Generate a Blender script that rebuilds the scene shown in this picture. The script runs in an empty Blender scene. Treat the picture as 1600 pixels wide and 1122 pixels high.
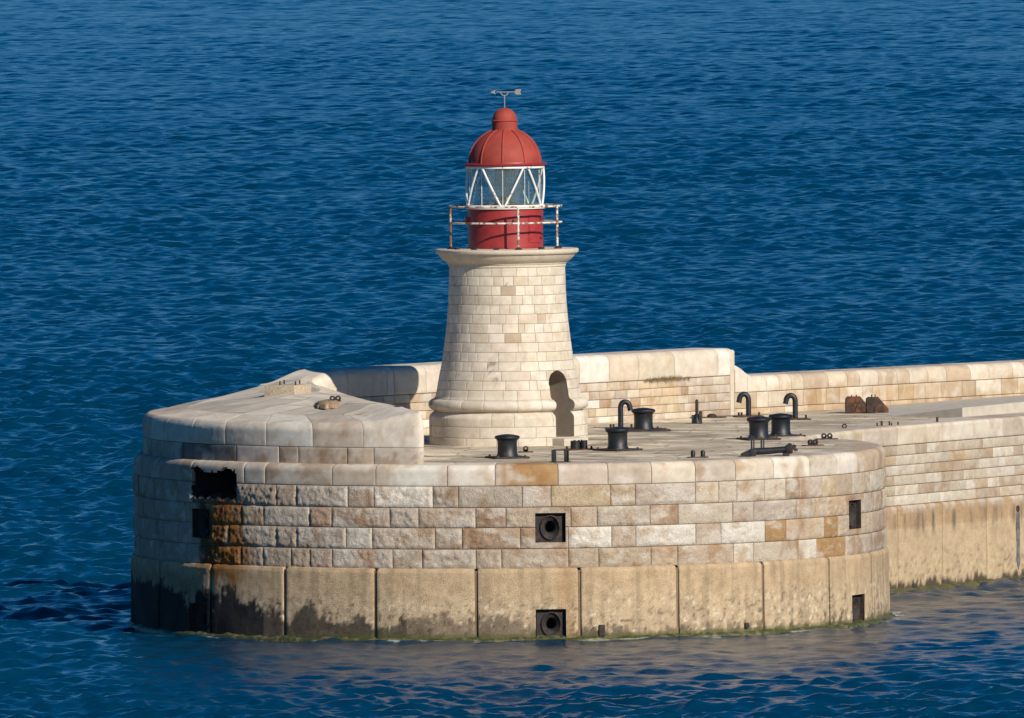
import bpy, bmesh, math, random
import numpy as np
from mathutils import Vector, Matrix
random.seed(7); RNG = np.random.default_rng(11)
SC = bpy.context.scene; COL = SC.collection
# ------------------------------------------------------------------ camera, light
FPX, DIST, CAMH = 21000.0, 362.069, 19.69
PITCH, ROLL = math.atan(741/21000.0), 0.0090
cd = bpy.data.cameras.new('camera'); cam = bpy.data.objects.new('camera', cd); COL.objects.link(cam)
cd.sensor_width = 36; cd.lens = 36*FPX/1600; cd.clip_start = 1; cd.clip_end = 60000
cam.location = (0.086, -DIST, CAMH)
cam.rotation_euler = (Matrix.Rotation(math.pi/2-PITCH, 3, 'X') @ Matrix.Rotation(-ROLL, 3, 'Z')).to_euler()
SC.camera = cam
SUN_AZ, SUN_EL = math.radians(37), math.radians(29)      # azimuth measured to the right of the view's near side
sdir = Vector((math.sin(SUN_AZ)*math.cos(SUN_EL), -math.cos(SUN_AZ)*math.cos(SUN_EL), math.sin(SUN_EL)))
sl = bpy.data.lights.new('sun', 'SUN'); sun = bpy.data.objects.new('sun', sl); COL.objects.link(sun)
sl.energy = 5.0; sl.angle = math.radians(.5); sl.color = (1, .915, .79)
sun.rotation_euler = sdir.to_track_quat('Z', 'Y').to_euler(); sun.location = (40, -60, 60)
W = bpy.data.worlds.new('World'); SC.world = W; W.use_nodes = True
wn = W.node_tree; bg = wn.nodes['Background']
sky = wn.nodes.new('ShaderNodeTexSky'); sky.sky_type = 'NISHITA'; sky.sun_disc = False
sky.sun_elevation = SUN_EL; sky.sun_rotation = math.pi-SUN_AZ; sky.altitude = 0
sky.air_density = .8; sky.dust_density = .0; sky.ozone_density = 5.0
hs = wn.nodes.new('ShaderNodeHueSaturation'); hs.inputs['Saturation'].default_value = 1.36
wn.links.new(sky.outputs[0], hs.inputs['Color']); wn.links.new(hs.outputs[0], bg.inputs[0]); bg.inputs[1].default_value = .070
SC.view_settings.view_transform = 'Standard'; SC.view_settings.look = 'None'
SC.view_settings.exposure = .12; SC.view_settings.gamma = 1
SC.cycles.max_bounces = 8; SC.cycles.transparent_max_bounces = 16

# ------------------------------------------------------------------ noise
def _hash(ix, iy, iz, seed):
    h = (ix.astype(np.uint32)*np.uint32(374761393) + iy.astype(np.uint32)*np.uint32(668265263)
         + iz.astype(np.uint32)*np.uint32(2147483647) + np.uint32((seed*974634777) & 0xffffffff))
    h = (h ^ (h >> np.uint32(13)))*np.uint32(1274126177)
    h = (h ^ (h >> np.uint32(16)))*np.uint32(2246822519)
    return ((h ^ (h >> np.uint32(15))) & np.uint32(0xffffff)).astype(np.float32)/np.float32(0xffffff)
def vnoise(P, seed=0):
    i = np.floor(P).astype(np.int64); f = (P-i).astype(np.float32); f = f*f*(3-2*f); i = i.astype(np.int32)
    r = 0
    for dx in (0, 1):
        wx = f[:, 0] if dx else 1-f[:, 0]
        for dy in (0, 1):
            wy = f[:, 1] if dy else 1-f[:, 1]
            for dz in (0, 1):
                wz = f[:, 2] if dz else 1-f[:, 2]
                r = r + wx*wy*wz*_hash(i[:, 0]+dx, i[:, 1]+dy, i[:, 2]+dz, seed)
    return r
def fbm(P, scale=1., octv=4, seed=0, gain=.5):
    P = np.asarray(P, dtype=np.float64)*np.asarray(scale); a = 1.; t = 0; s = 0
    for o in range(octv):
        s = s + a*vnoise(P+o*17.3, seed+o); t += a; a *= gain; P = P*2.03
    return s/t
def sstep(a, b, x):
    t = np.clip((x-a)/(b-a), 0, 1); return t*t*(3-2*t)

# ------------------------------------------------------------------ materials
def mat(name):
    m = bpy.data.materials.new(name); m.use_nodes = True
    return m, m.node_tree, m.node_tree.nodes['Principled BSDF']
def node(nt, t, **kw):
    n = nt.nodes.new(t)
    for k, v in kw.items(): setattr(n, k, v)
    return n
def noise_node(nt, scale, detail=4, rough=.55, vec=None):
    n = node(nt, 'ShaderNodeTexNoise'); n.inputs['Scale'].default_value = scale
    n.inputs['Detail'].default_value = detail; n.inputs['Roughness'].default_value = rough
    if vec: nt.links.new(vec, n.inputs['Vector'])
    return n
def ramp(nt, src, stops):
    r = node(nt, 'ShaderNodeValToRGB'); e = r.color_ramp.elements
    while len(e) < len(stops): e.new(.5)
    for x, (p, c) in zip(e, stops): x.position = p; x.color = (*c, 1) if len(c) == 3 else c
    nt.links.new(src, r.inputs[0]); return r
def mixc(nt, mode, fac, a, b):
    n = node(nt, 'ShaderNodeMix', data_type='RGBA', blend_type=mode)
    for sock, v in ((n.inputs[0], fac), (n.inputs[6], a), (n.inputs[7], b)):
        if isinstance(v, bpy.types.NodeSocket): nt.links.new(v, sock)
        elif isinstance(v, (int, float)): sock.default_value = v
        else: sock.default_value = (*v, 1)
    return n.outputs[2]
def bump(nt, bs, h, strength, dist):
    b = node(nt, 'ShaderNodeBump'); b.inputs['Strength'].default_value = strength; b.inputs['Distance'].default_value = dist
    nt.links.new(h, b.inputs['Height']); nt.links.new(b.outputs[0], bs.inputs['Normal'])
def stone_mat(name, bscale=30, bdist=.02, lo=.8, hi=1.14, rough=.88):
    m, nt, b = mat(name); b.inputs['Roughness'].default_value = rough; b.inputs['Specular IOR Level'].default_value = .25
    tc = node(nt, 'ShaderNodeTexCoord'); a = node(nt, 'ShaderNodeAttribute', attribute_name='col')
    n1 = noise_node(nt, bscale, 5, .65, tc.outputs['Object']); n2 = noise_node(nt, 3.1, 5, .6, tc.outputs['Object'])
    c1 = mixc(nt, 'MULTIPLY', 1, a.outputs['Color'], ramp(nt, n1.outputs['Fac'], [(.25, (lo,)*3), (.75, (hi,)*3)]).outputs[0])
    c2 = mixc(nt, 'MULTIPLY', 1, c1, ramp(nt, n2.outputs['Fac'], [(.3, (.86, .83, .8)), (.7, (1.08, 1.08, 1.08))]).outputs[0])
    nt.links.new(c2, b.inputs['Base Color']); bump(nt, b, n1.outputs['Fac'], .8, bdist); return m
M_ROCK = stone_mat('rock_faced_limestone', 24, .05, .74, 1.2)
M_SMOOTH = stone_mat('dressed_limestone', 34, .008, .9, 1.07)
M_CONC = stone_mat('weathered_concrete', 34, .035, .66, 1.3)
def plain(name, c, rough=.6, metal=0, var=.2, vs=12, rust=0., rustc=(.16, .055, .02), bmp=.004):
    m, nt, b = mat(name); b.inputs['Roughness'].default_value = rough; b.inputs['Metallic'].default_value = metal
    tc = node(nt, 'ShaderNodeTexCoord'); n = noise_node(nt, vs, 5, .6, tc.outputs['Object'])
    r = ramp(nt, n.outputs['Fac'], [(.3, tuple(v*(1-var) for v in c)), (.7, tuple(min(1, v*(1+var)) for v in c))]).outputs[0]
    if rust > 0:
        n2 = noise_node(nt, vs*.6, 6, .7, tc.outputs['Object'])
        k = ramp(nt, n2.outputs['Fac'], [(.62-rust*.3, (0, 0, 0)), (.66-rust*.3, (1, 1, 1))]).outputs[0]
        r = mixc(nt, 'MIX', k, r, rustc)
    nt.links.new(r, b.inputs['Base Color']); bump(nt, b, n.outputs['Fac'], .5, bmp); return m
M_IRON = plain('black_painted_iron', (.008, .011, .016), .5, 0, .4, 6, .2, (.04, .022, .014))
M_RUST = plain('rusty_iron', (.05, .028, .02), .85, 0, .55, 5, .34, (.15, .05, .016))
M_DRUST = plain('dark_rusty_iron', (.022, .018, .017), .8, 0, .5, 12, .2, (.07, .03, .014), .01)
M_RED = plain('red_paint', (.29, .026, .026), .5, 0, .16, 5, .04, (.15, .03, .025))
M_DOME = plain('matt_red_paint', (.30, .042, .027), .75, 0, .22, 3, .03, (.2, .05, .035))
M_SEAM = plain('dark_red_seam', (.15, .02, .018), .6, 0, .15, 6)
M_WHITE = plain('white_paint', (.72, .71, .68), .5, 0, .06, 8, .04, (.2, .12, .08))
M_RAIL = plain('rusted_white_rail', (.68, .63, .55), .6, 0, .12, 10, .37, (.2, .085, .03))
M_VANE = plain('pale_metal', (.27, .25, .21), .6, .2, .15, 10)
M_DOOR = plain('weathered_door', (.42, .36, .29), .75, 0, .15, 8)
M_CEM = plain('rough_cement', (.42, .34, .24), .95, 0, .35, 16, 0, bmp=.03)
M_WEED = plain('dry_grass', (.36, .3, .17), .9, 0, .3, 9)
M_ALGAE = plain('green_algae', (.05, .058, .018), .5, 0, .6, 9, .3, (.13, .11, .05), .03)
M_DARK = plain('shaded_hole_stone', (.035, .03, .027), .95, 0, .4, 9)  # near-black colour paints in the shade inside the cavity and drain holes
def glass_mat(name, tint, gloss, film=.055):
    m, nt, b = mat(name); nt.nodes.remove(b)
    t = node(nt, 'ShaderNodeBsdfTransparent'); t.inputs[0].default_value = (*tint, 1)
    g = node(nt, 'ShaderNodeBsdfGlossy'); g.inputs['Roughness'].default_value = .04
    mx = node(nt, 'ShaderNodeMixShader'); mx.inputs[0].default_value = gloss
    nt.links.new(t.outputs[0], mx.inputs[1]); nt.links.new(g.outputs[0], mx.inputs[2])
    df = node(nt, 'ShaderNodeBsdfDiffuse'); df.inputs[0].default_value = (.5, .62, .6, 1); m2 = node(nt, 'ShaderNodeMixShader'); m2.inputs[0].default_value = film
    nt.links.new(mx.outputs[0], m2.inputs[1]); nt.links.new(df.outputs[0], m2.inputs[2])      # thin film of dried salt
    nt.links.new(m2.outputs[0], nt.nodes['Material Output'].inputs[0]); return m
M_GLASS = glass_mat('lantern_glass', (.88, .97, .93), .1)
M_LENS = glass_mat('lens_glass', (.93, .97, .97), .14, .04)

# ------------------------------------------------------------------ objects
def link(name, me, parent=None, m=None):
    o = bpy.data.objects.new(name, me); COL.objects.link(o)
    if m and me: me.materials.append(m)
    if parent:
        o.parent = parent; o.matrix_parent_inverse = Matrix.Translation(parent.location).inverted() if parent.rotation_euler.z == 0 else parent.matrix_basis.inverted()
    return o
def tag(o, label=None, cat=None, group=None, kind=None):
    if label: o['label'] = label
    if cat: o['category'] = cat
    if group: o['group'] = group
    if kind: o['kind'] = kind
    return o
def thing(name, loc, label, cat, group=None):
    o = bpy.data.objects.new(name, None); COL.objects.link(o); o.location = loc; o.empty_display_size = .2
    return tag(o, label, cat, group)
class MB:
    """collects shapes, builds ONE mesh object"""
    def __init__(s): s.bm = bmesh.new()
    def _v(s, pts): return [s.bm.verts.new(p) for p in pts]
    def loft(s, rings, closed=True, caps=True):
        R = [s._v(r) for r in rings]; n = len(R[0])
        for a, b in zip(R[:-1], R[1:]):
            for i in range(n if closed else n-1):
                j = (i+1) % n
                try: s.bm.faces.new((a[i], a[j], b[j], b[i]))
                except ValueError: pass
        if caps and closed and n > 2:
            for r in (R[0][::-1], R[-1]):
                try: s.bm.faces.new(r)
                except ValueError: pass
        return s
    def tube(s, pts, r, seg=10, caps=True):
        pts = [Vector(p) for p in pts]; rs = r if isinstance(r, (list, tuple)) else [r]*len(pts); rings = []
        ref = Vector((0, 0, 1)); prev = None
        for i, p in enumerate(pts):
            d = (pts[min(i+1, len(pts)-1)]-pts[max(i-1, 0)]).normalized()
            if prev is None:
                u = d.cross(ref if abs(d.z) < .9 else Vector((1, 0, 0))).normalized()
            else: u = (prev-d*prev.dot(d)).normalized()
            prev = u; v = d.cross(u)
            rings.append([p+(u*math.cos(2*math.pi*k/seg)+v*math.sin(2*math.pi*k/seg))*rs[i] for k in range(seg)])
        return s.loft(rings, True, caps)
    def ring(s, c, R, r, n=48, seg=8, a0=0, a1=2*math.pi, axis='Z'):
        full = abs(a1-a0-2*math.pi) < 1e-6; pts = []
        for k in range(n+(0 if full else 1)):
            a = a0+(a1-a0)*k/n
            e = {'Z': (math.sin(a), -math.cos(a), 0), 'Y': (math.sin(a), 0, math.cos(a)), 'X': (0, math.sin(a), math.cos(a))}[axis]
            pts.append(Vector(c)+Vector(e)*R)
        if full: pts.append(pts[0]); pts.append(pts[1]); 
        return s.tube(pts, r, seg, not full)
    def lathe(s, prof, c=(0, 0, 0), seg=48, caps=True):
        return s.loft([[(c[0]+r*math.sin(2*math.pi*k/seg), c[1]-r*math.cos(2*math.pi*k/seg), c[2]+z) for k in range(seg)] for r, z in prof], True, caps)
    def box(s, c, size, rz=0, bev=0, tilt=0):
        Mx = Matrix.Translation(c) @ Matrix.Rotation(rz, 4, 'Z') @ Matrix.Rotation(tilt, 4, 'Y') @ Matrix.Diagonal((*size, 1))
        r = bmesh.ops.create_cube(s.bm, size=1, matrix=Mx)
        if bev > 0:
            es = list({e for v in r['verts'] for e in v.link_edges})
            bmesh.ops.bevel(s.bm, geom=es, offset=bev, segments=2, affect='EDGES', profile=.7)
        return s
    def prism(s, poly, axis, a, b):
        """polygon of 2-D points swept from a to b along axis ('Z': xy, 'Y': xz)"""
        f = (lambda p, h: (p[0], p[1], h)) if axis == 'Z' else (lambda p, h: (p[0], h, p[1]))
        return s.loft([[f(p, a) for p in poly], [f(p, b) for p in poly]])
    def build(s, name, m, parent=None, smooth=40, move=None, rz=0):
        bm = s.bm; bmesh.ops.recalc_face_normals(bm, faces=bm.faces)
        if move is not None: bmesh.ops.transform(bm, matrix=Matrix.Translation(move) @ Matrix.Rotation(rz, 4, 'Z'), verts=bm.verts)
        if smooth:
            for f in bm.faces: f.smooth = True
            for e in bm.edges:
                if len(e.link_faces) == 2 and e.calc_face_angle(0) > math.radians(smooth): e.smooth = False
        me = bpy.data.meshes.new(name); bm.to_mesh(me); bm.free()
        return link(name, me, parent, m)
def np_mesh(name, V, Q, colr=None, smooth=True):
    me = bpy.data.meshes.new(name); V = np.asarray(V, np.float32); Q = np.asarray(Q, np.int32)
    me.vertices.add(len(V)); me.vertices.foreach_set('co', V.ravel())
    me.loops.add(Q.size); me.loops.foreach_set('vertex_index', Q.ravel())
    me.polygons.add(len(Q)); me.polygons.foreach_set('loop_start', np.arange(len(Q), dtype=np.int32)*4)
    me.polygons.foreach_set('loop_total', np.full(len(Q), 4, np.int32))
    me.polygons.foreach_set('use_smooth', np.full(len(Q), smooth, bool))
    if colr is not None:
        a = me.color_attributes.new('col', 'FLOAT_COLOR', 'POINT')
        a.data.foreach_set('color', np.concatenate([colr, np.ones((len(V), 1))], 1).astype(np.float32).ravel())
    me.update(calc_edges=True); me.validate(); return me

# ------------------------------------------------------------------ masonry
PAL = dict(c=(.55, .475, .37), w=(.64, .595, .51), l=(.45, .40, .34), g=(.37, .33, .285), m=(.32, .255, .205), t=(.44, .345, .245),
           y=(.50, .385, .245), n=(.43, .345, .255), b=(.34, .235, .155), o=(.38, .235, .11), d=(.2, .18, .16), k=(.62, .555, .455))
_m = np.array([.47, .41, .33])
for _k in 'lgmtynb': _w = .42 if _k in 'lgm' else .24; PAL[_k] = tuple(np.array(PAL[_k])*(1-_w)+_m*_w*np.array([1.08, .99, .92]))
def pick(s): return PAL[random.choice(s)]
def circle_path(cx, cy, R):
    def f(s):
        a = s/R; return cx+R*np.sin(a), cy-R*np.cos(a), np.sin(a), -np.cos(a)
    return f
def poly_path(pts):
    """smooth path through points; the outward normal lies to the right of the walking direction"""
    P = np.array(pts, float); s = np.concatenate([[0], np.cumsum(np.hypot(*np.diff(P, axis=0).T))])
    T = np.gradient(P, s, axis=0); T /= np.hypot(T[:, 0], T[:, 1])[:, None]
    def f(q):
        q = np.asarray(q, float); tx = np.interp(q, s, T[:, 0]); ty = np.interp(q, s, T[:, 1]); l = np.hypot(tx, ty)
        i = np.clip(np.searchsorted(s, q)-1, 0, len(s)-2); over = q-np.clip(q, s[0], s[-1])
        return np.interp(q, s, P[:, 0])+over*T[i, 0], np.interp(q, s, P[:, 1])+over*T[i, 1], ty/l, -tx/l
    f.length = s[-1]; f.s = s; return f
def profile(pts):
    P = np.array([p for i, p in enumerate(pts) if i == 0 or math.dist(p, pts[i-1]) > 1e-4], float); t = np.concatenate([[0], np.cumsum(np.hypot(*np.diff(P, axis=0).T))])
    T = np.gradient(P, t, axis=0) if len(P) > 2 else np.repeat((P[1:]-P[:1])/t[-1], 2, 0)
    T /= np.hypot(T[:, 0], T[:, 1])[:, None]
    def f(q):
        a = np.interp(q, t, T[:, 0]); b = np.interp(q, t, T[:, 1]); l = np.hypot(a, b)
        return np.interp(q, t, P[:, 0]), np.interp(q, t, P[:, 1]), b/l, -a/l
    f.length = t[-1]; f.t = t; return f
def rounded(z0, z1, r, back, n=6, o0=0.):
    """upright face, rounded shoulder, flat top reaching inward"""
    p = [(o0, z0), (o0, z0+.5*(z1-r-z0)), (o0, z1-r)]
    p += [(o0-r+r*math.cos(a), z1-r+r*math.sin(a)) for a in np.linspace(0, math.pi/2, n+1)[1:]]
    return profile(p+[(o0-r-.5*(back-r), z1), (o0-back, z1)])
def lines(a, b, cell, bev, extra=()):
    g = [a, a+bev*.3, a+bev]; m = max(1, int(round((b-a-2*bev)/cell)))
    g += list(np.linspace(a+bev, b-bev, m+1)[1:]) + [b-bev*.3, b]
    for e in extra:
        if a+.01 < e < b-.01: g.append(e)
    g = np.unique(np.round(g, 5)); return g[np.concatenate([[True], np.diff(g) > .0015])]
def masonry(name, m, parent, path, prof, blocks, gap=.012, cell=.05, bev=.02, bevd=.012, amp=0., freq=7., skirt=.3,
            holes=(), cull=None, colfn=None, jit=.07, patch=.5, zfun=None, tl=None, fine=None):
    """courses of separate stones laid on path x profile; each stone has its own face relief, edges and colour"""
    Vp, Nr, E, C, A, R, Qs, K, U = [], [], [], [], [], [], [], [], []; n0 = 0
    hs = [h for h in holes]
    for blk in blocks:
        s0, s1, t0, t1, c = blk[:5]; am = blk[5] if len(blk) > 5 else amp
        s0 += gap/2; s1 -= gap/2; t0 += gap/2; t1 -= gap/2
        if s1-s0 < .03 or t1-t0 < .02: continue
        b = min(bev, (s1-s0)*.3, (t1-t0)*.3); ce = fine(s0, s1, t0, t1) if fine else cell
        gs = lines(s0, s1, ce, b, [v for h in hs if not (h[3] < t0 or h[2] > t1) for v in h[:2]])
        gt = lines(t0, t1, ce, b, [v for h in hs if not (h[1] < s0 or h[0] > s1) for v in h[2:4]]+[v for v in (prof.t if tl is None else tl)])
        S, T = np.meshgrid(gs, gt); x, y, nx, ny = path(S.ravel()); o, z, no, nz = prof(T.ravel())
        P = np.stack([x+o*nx, y+o*ny, z], 1); N = np.stack([no*nx, no*ny, nz], 1)
        ed = np.minimum(np.minimum(S-s0, s1-S), np.minimum(T-t0, t1-T)).ravel()
        e = np.clip(ed/b, 0, 1); d = -bevd*(1-np.sqrt(np.clip(1-(1-e)**2, 0, 1)))
        f = np.full(len(P), am)
        for h in hs:
            dx = np.maximum(np.maximum(h[0]-S, S-h[1]), 0).ravel(); dt = np.maximum(np.maximum(h[2]-T, T-h[3]), 0).ravel()
            f = f*sstep(.10, .17, np.maximum(dx, dt))
        rnd = random.random()
        Vp.append(P); Nr.append(N); E.append(np.stack([d, ed], 1)); A.append(f); R.append(np.full(len(P), rnd))
        cc = np.array(c)*(1+random.uniform(-jit, jit))*np.array([1+random.uniform(-.02, .02), 1, 1+random.uniform(-.03, .03)])
        C.append(np.repeat(cc[None], len(P), 0)); U.append(np.stack([S.ravel(), T.ravel()], 1))
        w, h_ = len(gs), len(gt); I = (np.arange(w*h_).reshape(h_, w)+n0)
        q = np.stack([I[:-1, :-1], I[:-1, 1:], I[1:, 1:], I[1:, :-1]], -1).reshape(-1, 4)
        Sc = ((S[:-1, :-1]+S[1:, 1:])/2).ravel(); Tc = ((T[:-1, :-1]+T[1:, 1:])/2).ravel(); keep = np.ones(len(q), bool)
        for h in hs: keep &= ~((Sc > h[0]) & (Sc < h[1]) & (Tc > h[2]) & (Tc < h[3]))
        if cull: keep &= ~cull(Sc, Tc)
        Qs.append(q[keep]); bl = np.concatenate([I[0, :-1], I[:-1, -1], I[-1, :0:-1], I[:0:-1, 0]])
        us = [np.concatenate([S[0, :-1], S[:-1, -1], S[-1, :0:-1], S[:0:-1, 0]]), np.concatenate([T[0, :-1], T[:-1, -1], T[-1, :0:-1], T[:0:-1, 0]])]
        kb = np.ones(len(bl), bool); u2 = [(u+np.roll(u, -1))/2 for u in us]
        for h in hs: kb &= ~((u2[0] > h[0]) & (u2[0] < h[1]) & (u2[1] > h[2]) & (u2[1] < h[3]))
        if cull: kb &= ~cull(*u2)
        K.append((bl, kb)); n0 += len(P)
    P = np.concatenate(Vp); N = np.concatenate(Nr); E = np.concatenate(E); A = np.concatenate(A); R = np.concatenate(R); C = np.concatenate(C); U = np.concatenate(U)
    d = E[:, 0]
    Q3 = P+R[:, None]*37
    if (A > 0).any():
        big = fbm(Q3, freq*.45, 3, 3); rk = fbm(Q3, freq, 4, 5, .6)
        d = d+A*(sstep(0, .09, E[:, 1])*(.25+big*.7)+(rk-.5)*1.7*sstep(0, .05, E[:, 1]))
    d = d+(fbm(P, 2.2, 2, 9)-.5)*.008
    P = P+N*d[:, None]
    if zfun is not None: P[:, 2] += zfun(U[:, 0], U[:, 1])
    # weathering: pale bloom, brown patina, soft streaks (all with a shape of their own)
    w1 = sstep(.53, .68, fbm(Q3, (1.6, 1.6, 2.6), 5, 21, .6)); w2 = sstep(.52, .7, fbm(Q3+9, (1.9, 1.9, 1.4), 5, 31, .62))
    sp = fbm(Q3, 9, 3, 41)
    C = C*(.88+.24*sp[:, None])
    C = C*(1-.34*patch*w2[:, None]*np.array([.6, .95, 1.25]))
    C = C+(np.array([.62, .575, .50])-C)*(.55*patch*w1[:, None])
    if colfn: C = colfn(C, P, U, R, E[:, 1])
    # skirts
    XV, XC, XQ = [], [], []; nv = n0
    for bl, kb in K:
        k = len(bl); a = P[bl]; i = a-N[bl]*skirt
        XV += [a, i]; XC += [C[bl]*.8, C[bl]*.5]; I = np.arange(k)
        XQ.append(np.stack([nv+I, nv+k+I, nv+k+np.roll(I, -1), nv+np.roll(I, -1)], 1)[kb]); nv += 2*k
    V = np.concatenate([P]+XV); C = np.clip(np.concatenate([C]+XC), .004, .9); Q = np.concatenate(Qs+XQ)
    return link(name, np_mesh(name, V, Q, C), parent, m)
def quad_sheet(name, m, parent, path, prof, s0, s1, ds, colr, t=None, holes=()):
    gs = np.linspace(s0, s1, max(2, int((s1-s0)/ds)+1)); gt = np.array(prof.t if t is None else t)
    gs = np.unique(np.concatenate([gs]+[np.array(h[:2]) for h in holes])) if holes else gs
    gt = np.unique(np.concatenate([gt]+[np.array(h[2:4]) for h in holes])) if holes else gt
    S, T = np.meshgrid(gs, gt); x, y, nx, ny = path(S.ravel()); o, z, no, nz = prof(T.ravel())
    P = np.stack([x+o*nx, y+o*ny, z], 1); w, h = len(gs), len(gt); I = np.arange(w*h).reshape(h, w)
    Q = np.stack([I[:-1, :-1], I[:-1, 1:], I[1:, 1:], I[1:, :-1]], -1).reshape(-1, 4)
    Sc = ((S[:-1, :-1]+S[1:, 1:])/2).ravel(); Tc = ((T[:-1, :-1]+T[1:, 1:])/2).ravel(); k = np.ones(len(Q), bool)
    for hh in holes: k &= ~((Sc > hh[0]) & (Sc < hh[1]) & (Tc > hh[2]) & (Tc < hh[3]))
    return link(name, np_mesh(name, P, Q[k], np.repeat(np.array(colr)[None], len(P), 0)), parent, m)
def courses(s0, s1, zs, wmin, wmax, pal, off=0.):
    out = []
    for a, b in zip(zs[:-1], zs[1:]):
        s = s0-random.uniform(0, wmax)*.7
        while s < s1:
            w = random.uniform(wmin, wmax)*(1 if random.random() < .5 else .6); e = min(s+w, s1)
            if s1-e < wmin*.5: e = s1
            if e > s0: out.append((max(s, s0), e, a+off, b+off, pick(pal)))
            s = e
    return out

# ------------------------------------------------------------------ the sea
WZ = -.12
def make_water():
    hf = CAMH*FPX; r = [8., 30., 80., 140., 200., 240., 265.]; x = 280.
    while x < 2700: r.append(x); x += max(.165, x*.0005)
    r += [2900, 3300, 4000, 5500, 8000, 13000, 25000]; r = np.array(r)
    a = np.linspace(-.0555, .0555, 560); e = [.0557]
    while e[-1] < .125: e.append(e[-1]+.0002+.012*(e[-1]-.0555))
    e = np.array(e+[.14, .17, .22, .32, .5, .8, 1.15, 1.45]); a = np.concatenate([-e[::-1], a, e])
    A, R = np.meshgrid(a, r); X = (R*np.sin(A)).astype(np.float32); Y = (R*np.cos(A)-DIST).astype(np.float32)
    dr = np.gradient(r)[:, None].astype(np.float32); dl = (np.gradient(a)[None, :]*r[:, None]).astype(np.float32)
    Z = np.zeros_like(X); DX = np.zeros_like(X); DY = np.zeros_like(X); rg = np.random.default_rng(5); n = 110
    # gusts: patches of livelier and calmer water
    nz = lambda sx, sy, sd: fbm(np.stack([X.ravel()*sx, Y.ravel()*sy, X.ravel()*0], 1), 1., 3, sd).reshape(X.shape)
    gust = (.28+.75*nz(.05, .018, 61)+.25*(nz(.3, .12, 62)-.5)+.65*nz(.011, .0035, 63)).astype(np.float32)
    lee = (.42+.58*sstep(-12, -50, Y)).astype(np.float32)      # calmer water right under the pier's near face
    lee = 1+(lee-1)*sstep(14, 6, Y)*sstep(-13, -5, X).astype(np.float32)
    UN = np.zeros_like(X); offsh = (.3+.7*sstep(120, 600, Y)).astype(np.float32)
    for i in range(n):
        lam = .34*(20/.34)**(i/(n-1))*rg.uniform(.9, 1.1); k = 2*math.pi/lam
        th = math.radians(6)+rg.normal(0, .75); kx, ky = k*math.sin(th), k*math.cos(th); ph = rg.uniform(0, 6.283)
        st = .072*(1.0 if lam < 1.1 else (1.1/lam)**.82); amp = st/k
        eff = np.abs(ky/k)*dr+np.abs(kx/k)*dl; fd = np.clip((lam/eff-2)/2, 0, 1); UN += st*st*(1-fd*fd)*.5
        if fd.max() <= 0: continue
        w = kx*X+ky*Y+ph; s_, c_ = np.sin(w), np.cos(w); g = fd*amp*gust*lee*(offsh if lam > 7 else 1)
        Z += g*c_; DX -= g*s_*(kx/k)*.8; DY -= g*s_*(ky/k)*.8
    rough = np.clip(np.sqrt(np.sqrt(2*UN+.0002))*.42*(.5+.6*gust), .035, .19).reshape(-1, 1)
    rr = np.hypot(X, Y).ravel(); near = np.abs(rr-10.3) < .7; foam = np.zeros((X.size, 1), np.float32); Pn = np.stack([X.ravel(), Y.ravel(), X.ravel()*0], 1)[near]
    fk = sstep(.56, .66, fbm(Pn, (2.2, 1.4, 1), 4, 66)*.75+.25*fbm(Pn, (9, 5, 1), 3, 67)-.12*np.clip(rr[near]-10.35, 0, 1)); foam[near, 0] = fk*sstep(10.9, 10.4, rr[near])
    V = np.stack([X+DX, Y+DY, Z+WZ], -1).reshape(-1, 3); h, w = X.shape; I = np.arange(w*h, dtype=np.int32).reshape(h, w)
    Q = np.stack([I[:-1, :-1], I[:-1, 1:], I[1:, 1:], I[1:, :-1]], -1).reshape(-1, 4)
    m, nt, b = mat('sea_water'); b.inputs['IOR'].default_value = 1.33; b.inputs['Roughness'].default_value = .10
    b.inputs['Base Color'].default_value = (.0003, .034, .082, 1); b.inputs['Specular IOR Level'].default_value = .6
    at_ = node(nt, 'ShaderNodeAttribute', attribute_name='col'); sp_ = node(nt, 'ShaderNodeSeparateColor'); nt.links.new(at_.outputs['Color'], sp_.inputs[0]); nt.links.new(sp_.outputs[0], b.inputs['Roughness'])
    nt.links.new(mixc(nt, 'MIX', sp_.outputs[1], (.0004, .031, .070), (.5, .55, .55)), b.inputs['Base Color'])
    tc = node(nt, 'ShaderNodeTexCoord'); mp = node(nt, 'ShaderNodeMapping'); mp.inputs['Scale'].default_value = (1, 1.8, 1)
    mp.inputs['Rotation'].default_value = (0, 0, .2); nt.links.new(tc.outputs['Object'], mp.inputs[0])
    n1 = noise_node(nt, 5., 3, .6, mp.outputs[0]); bump(nt, b, n1.outputs['Fac'], .6, .05)
    o = link('water', np_mesh('water', V, Q, np.concatenate([rough, foam, foam], 1)), None, m); tag(o, 'deep blue choppy sea water around the pier', kind='structure'); return o
make_water()

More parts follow.
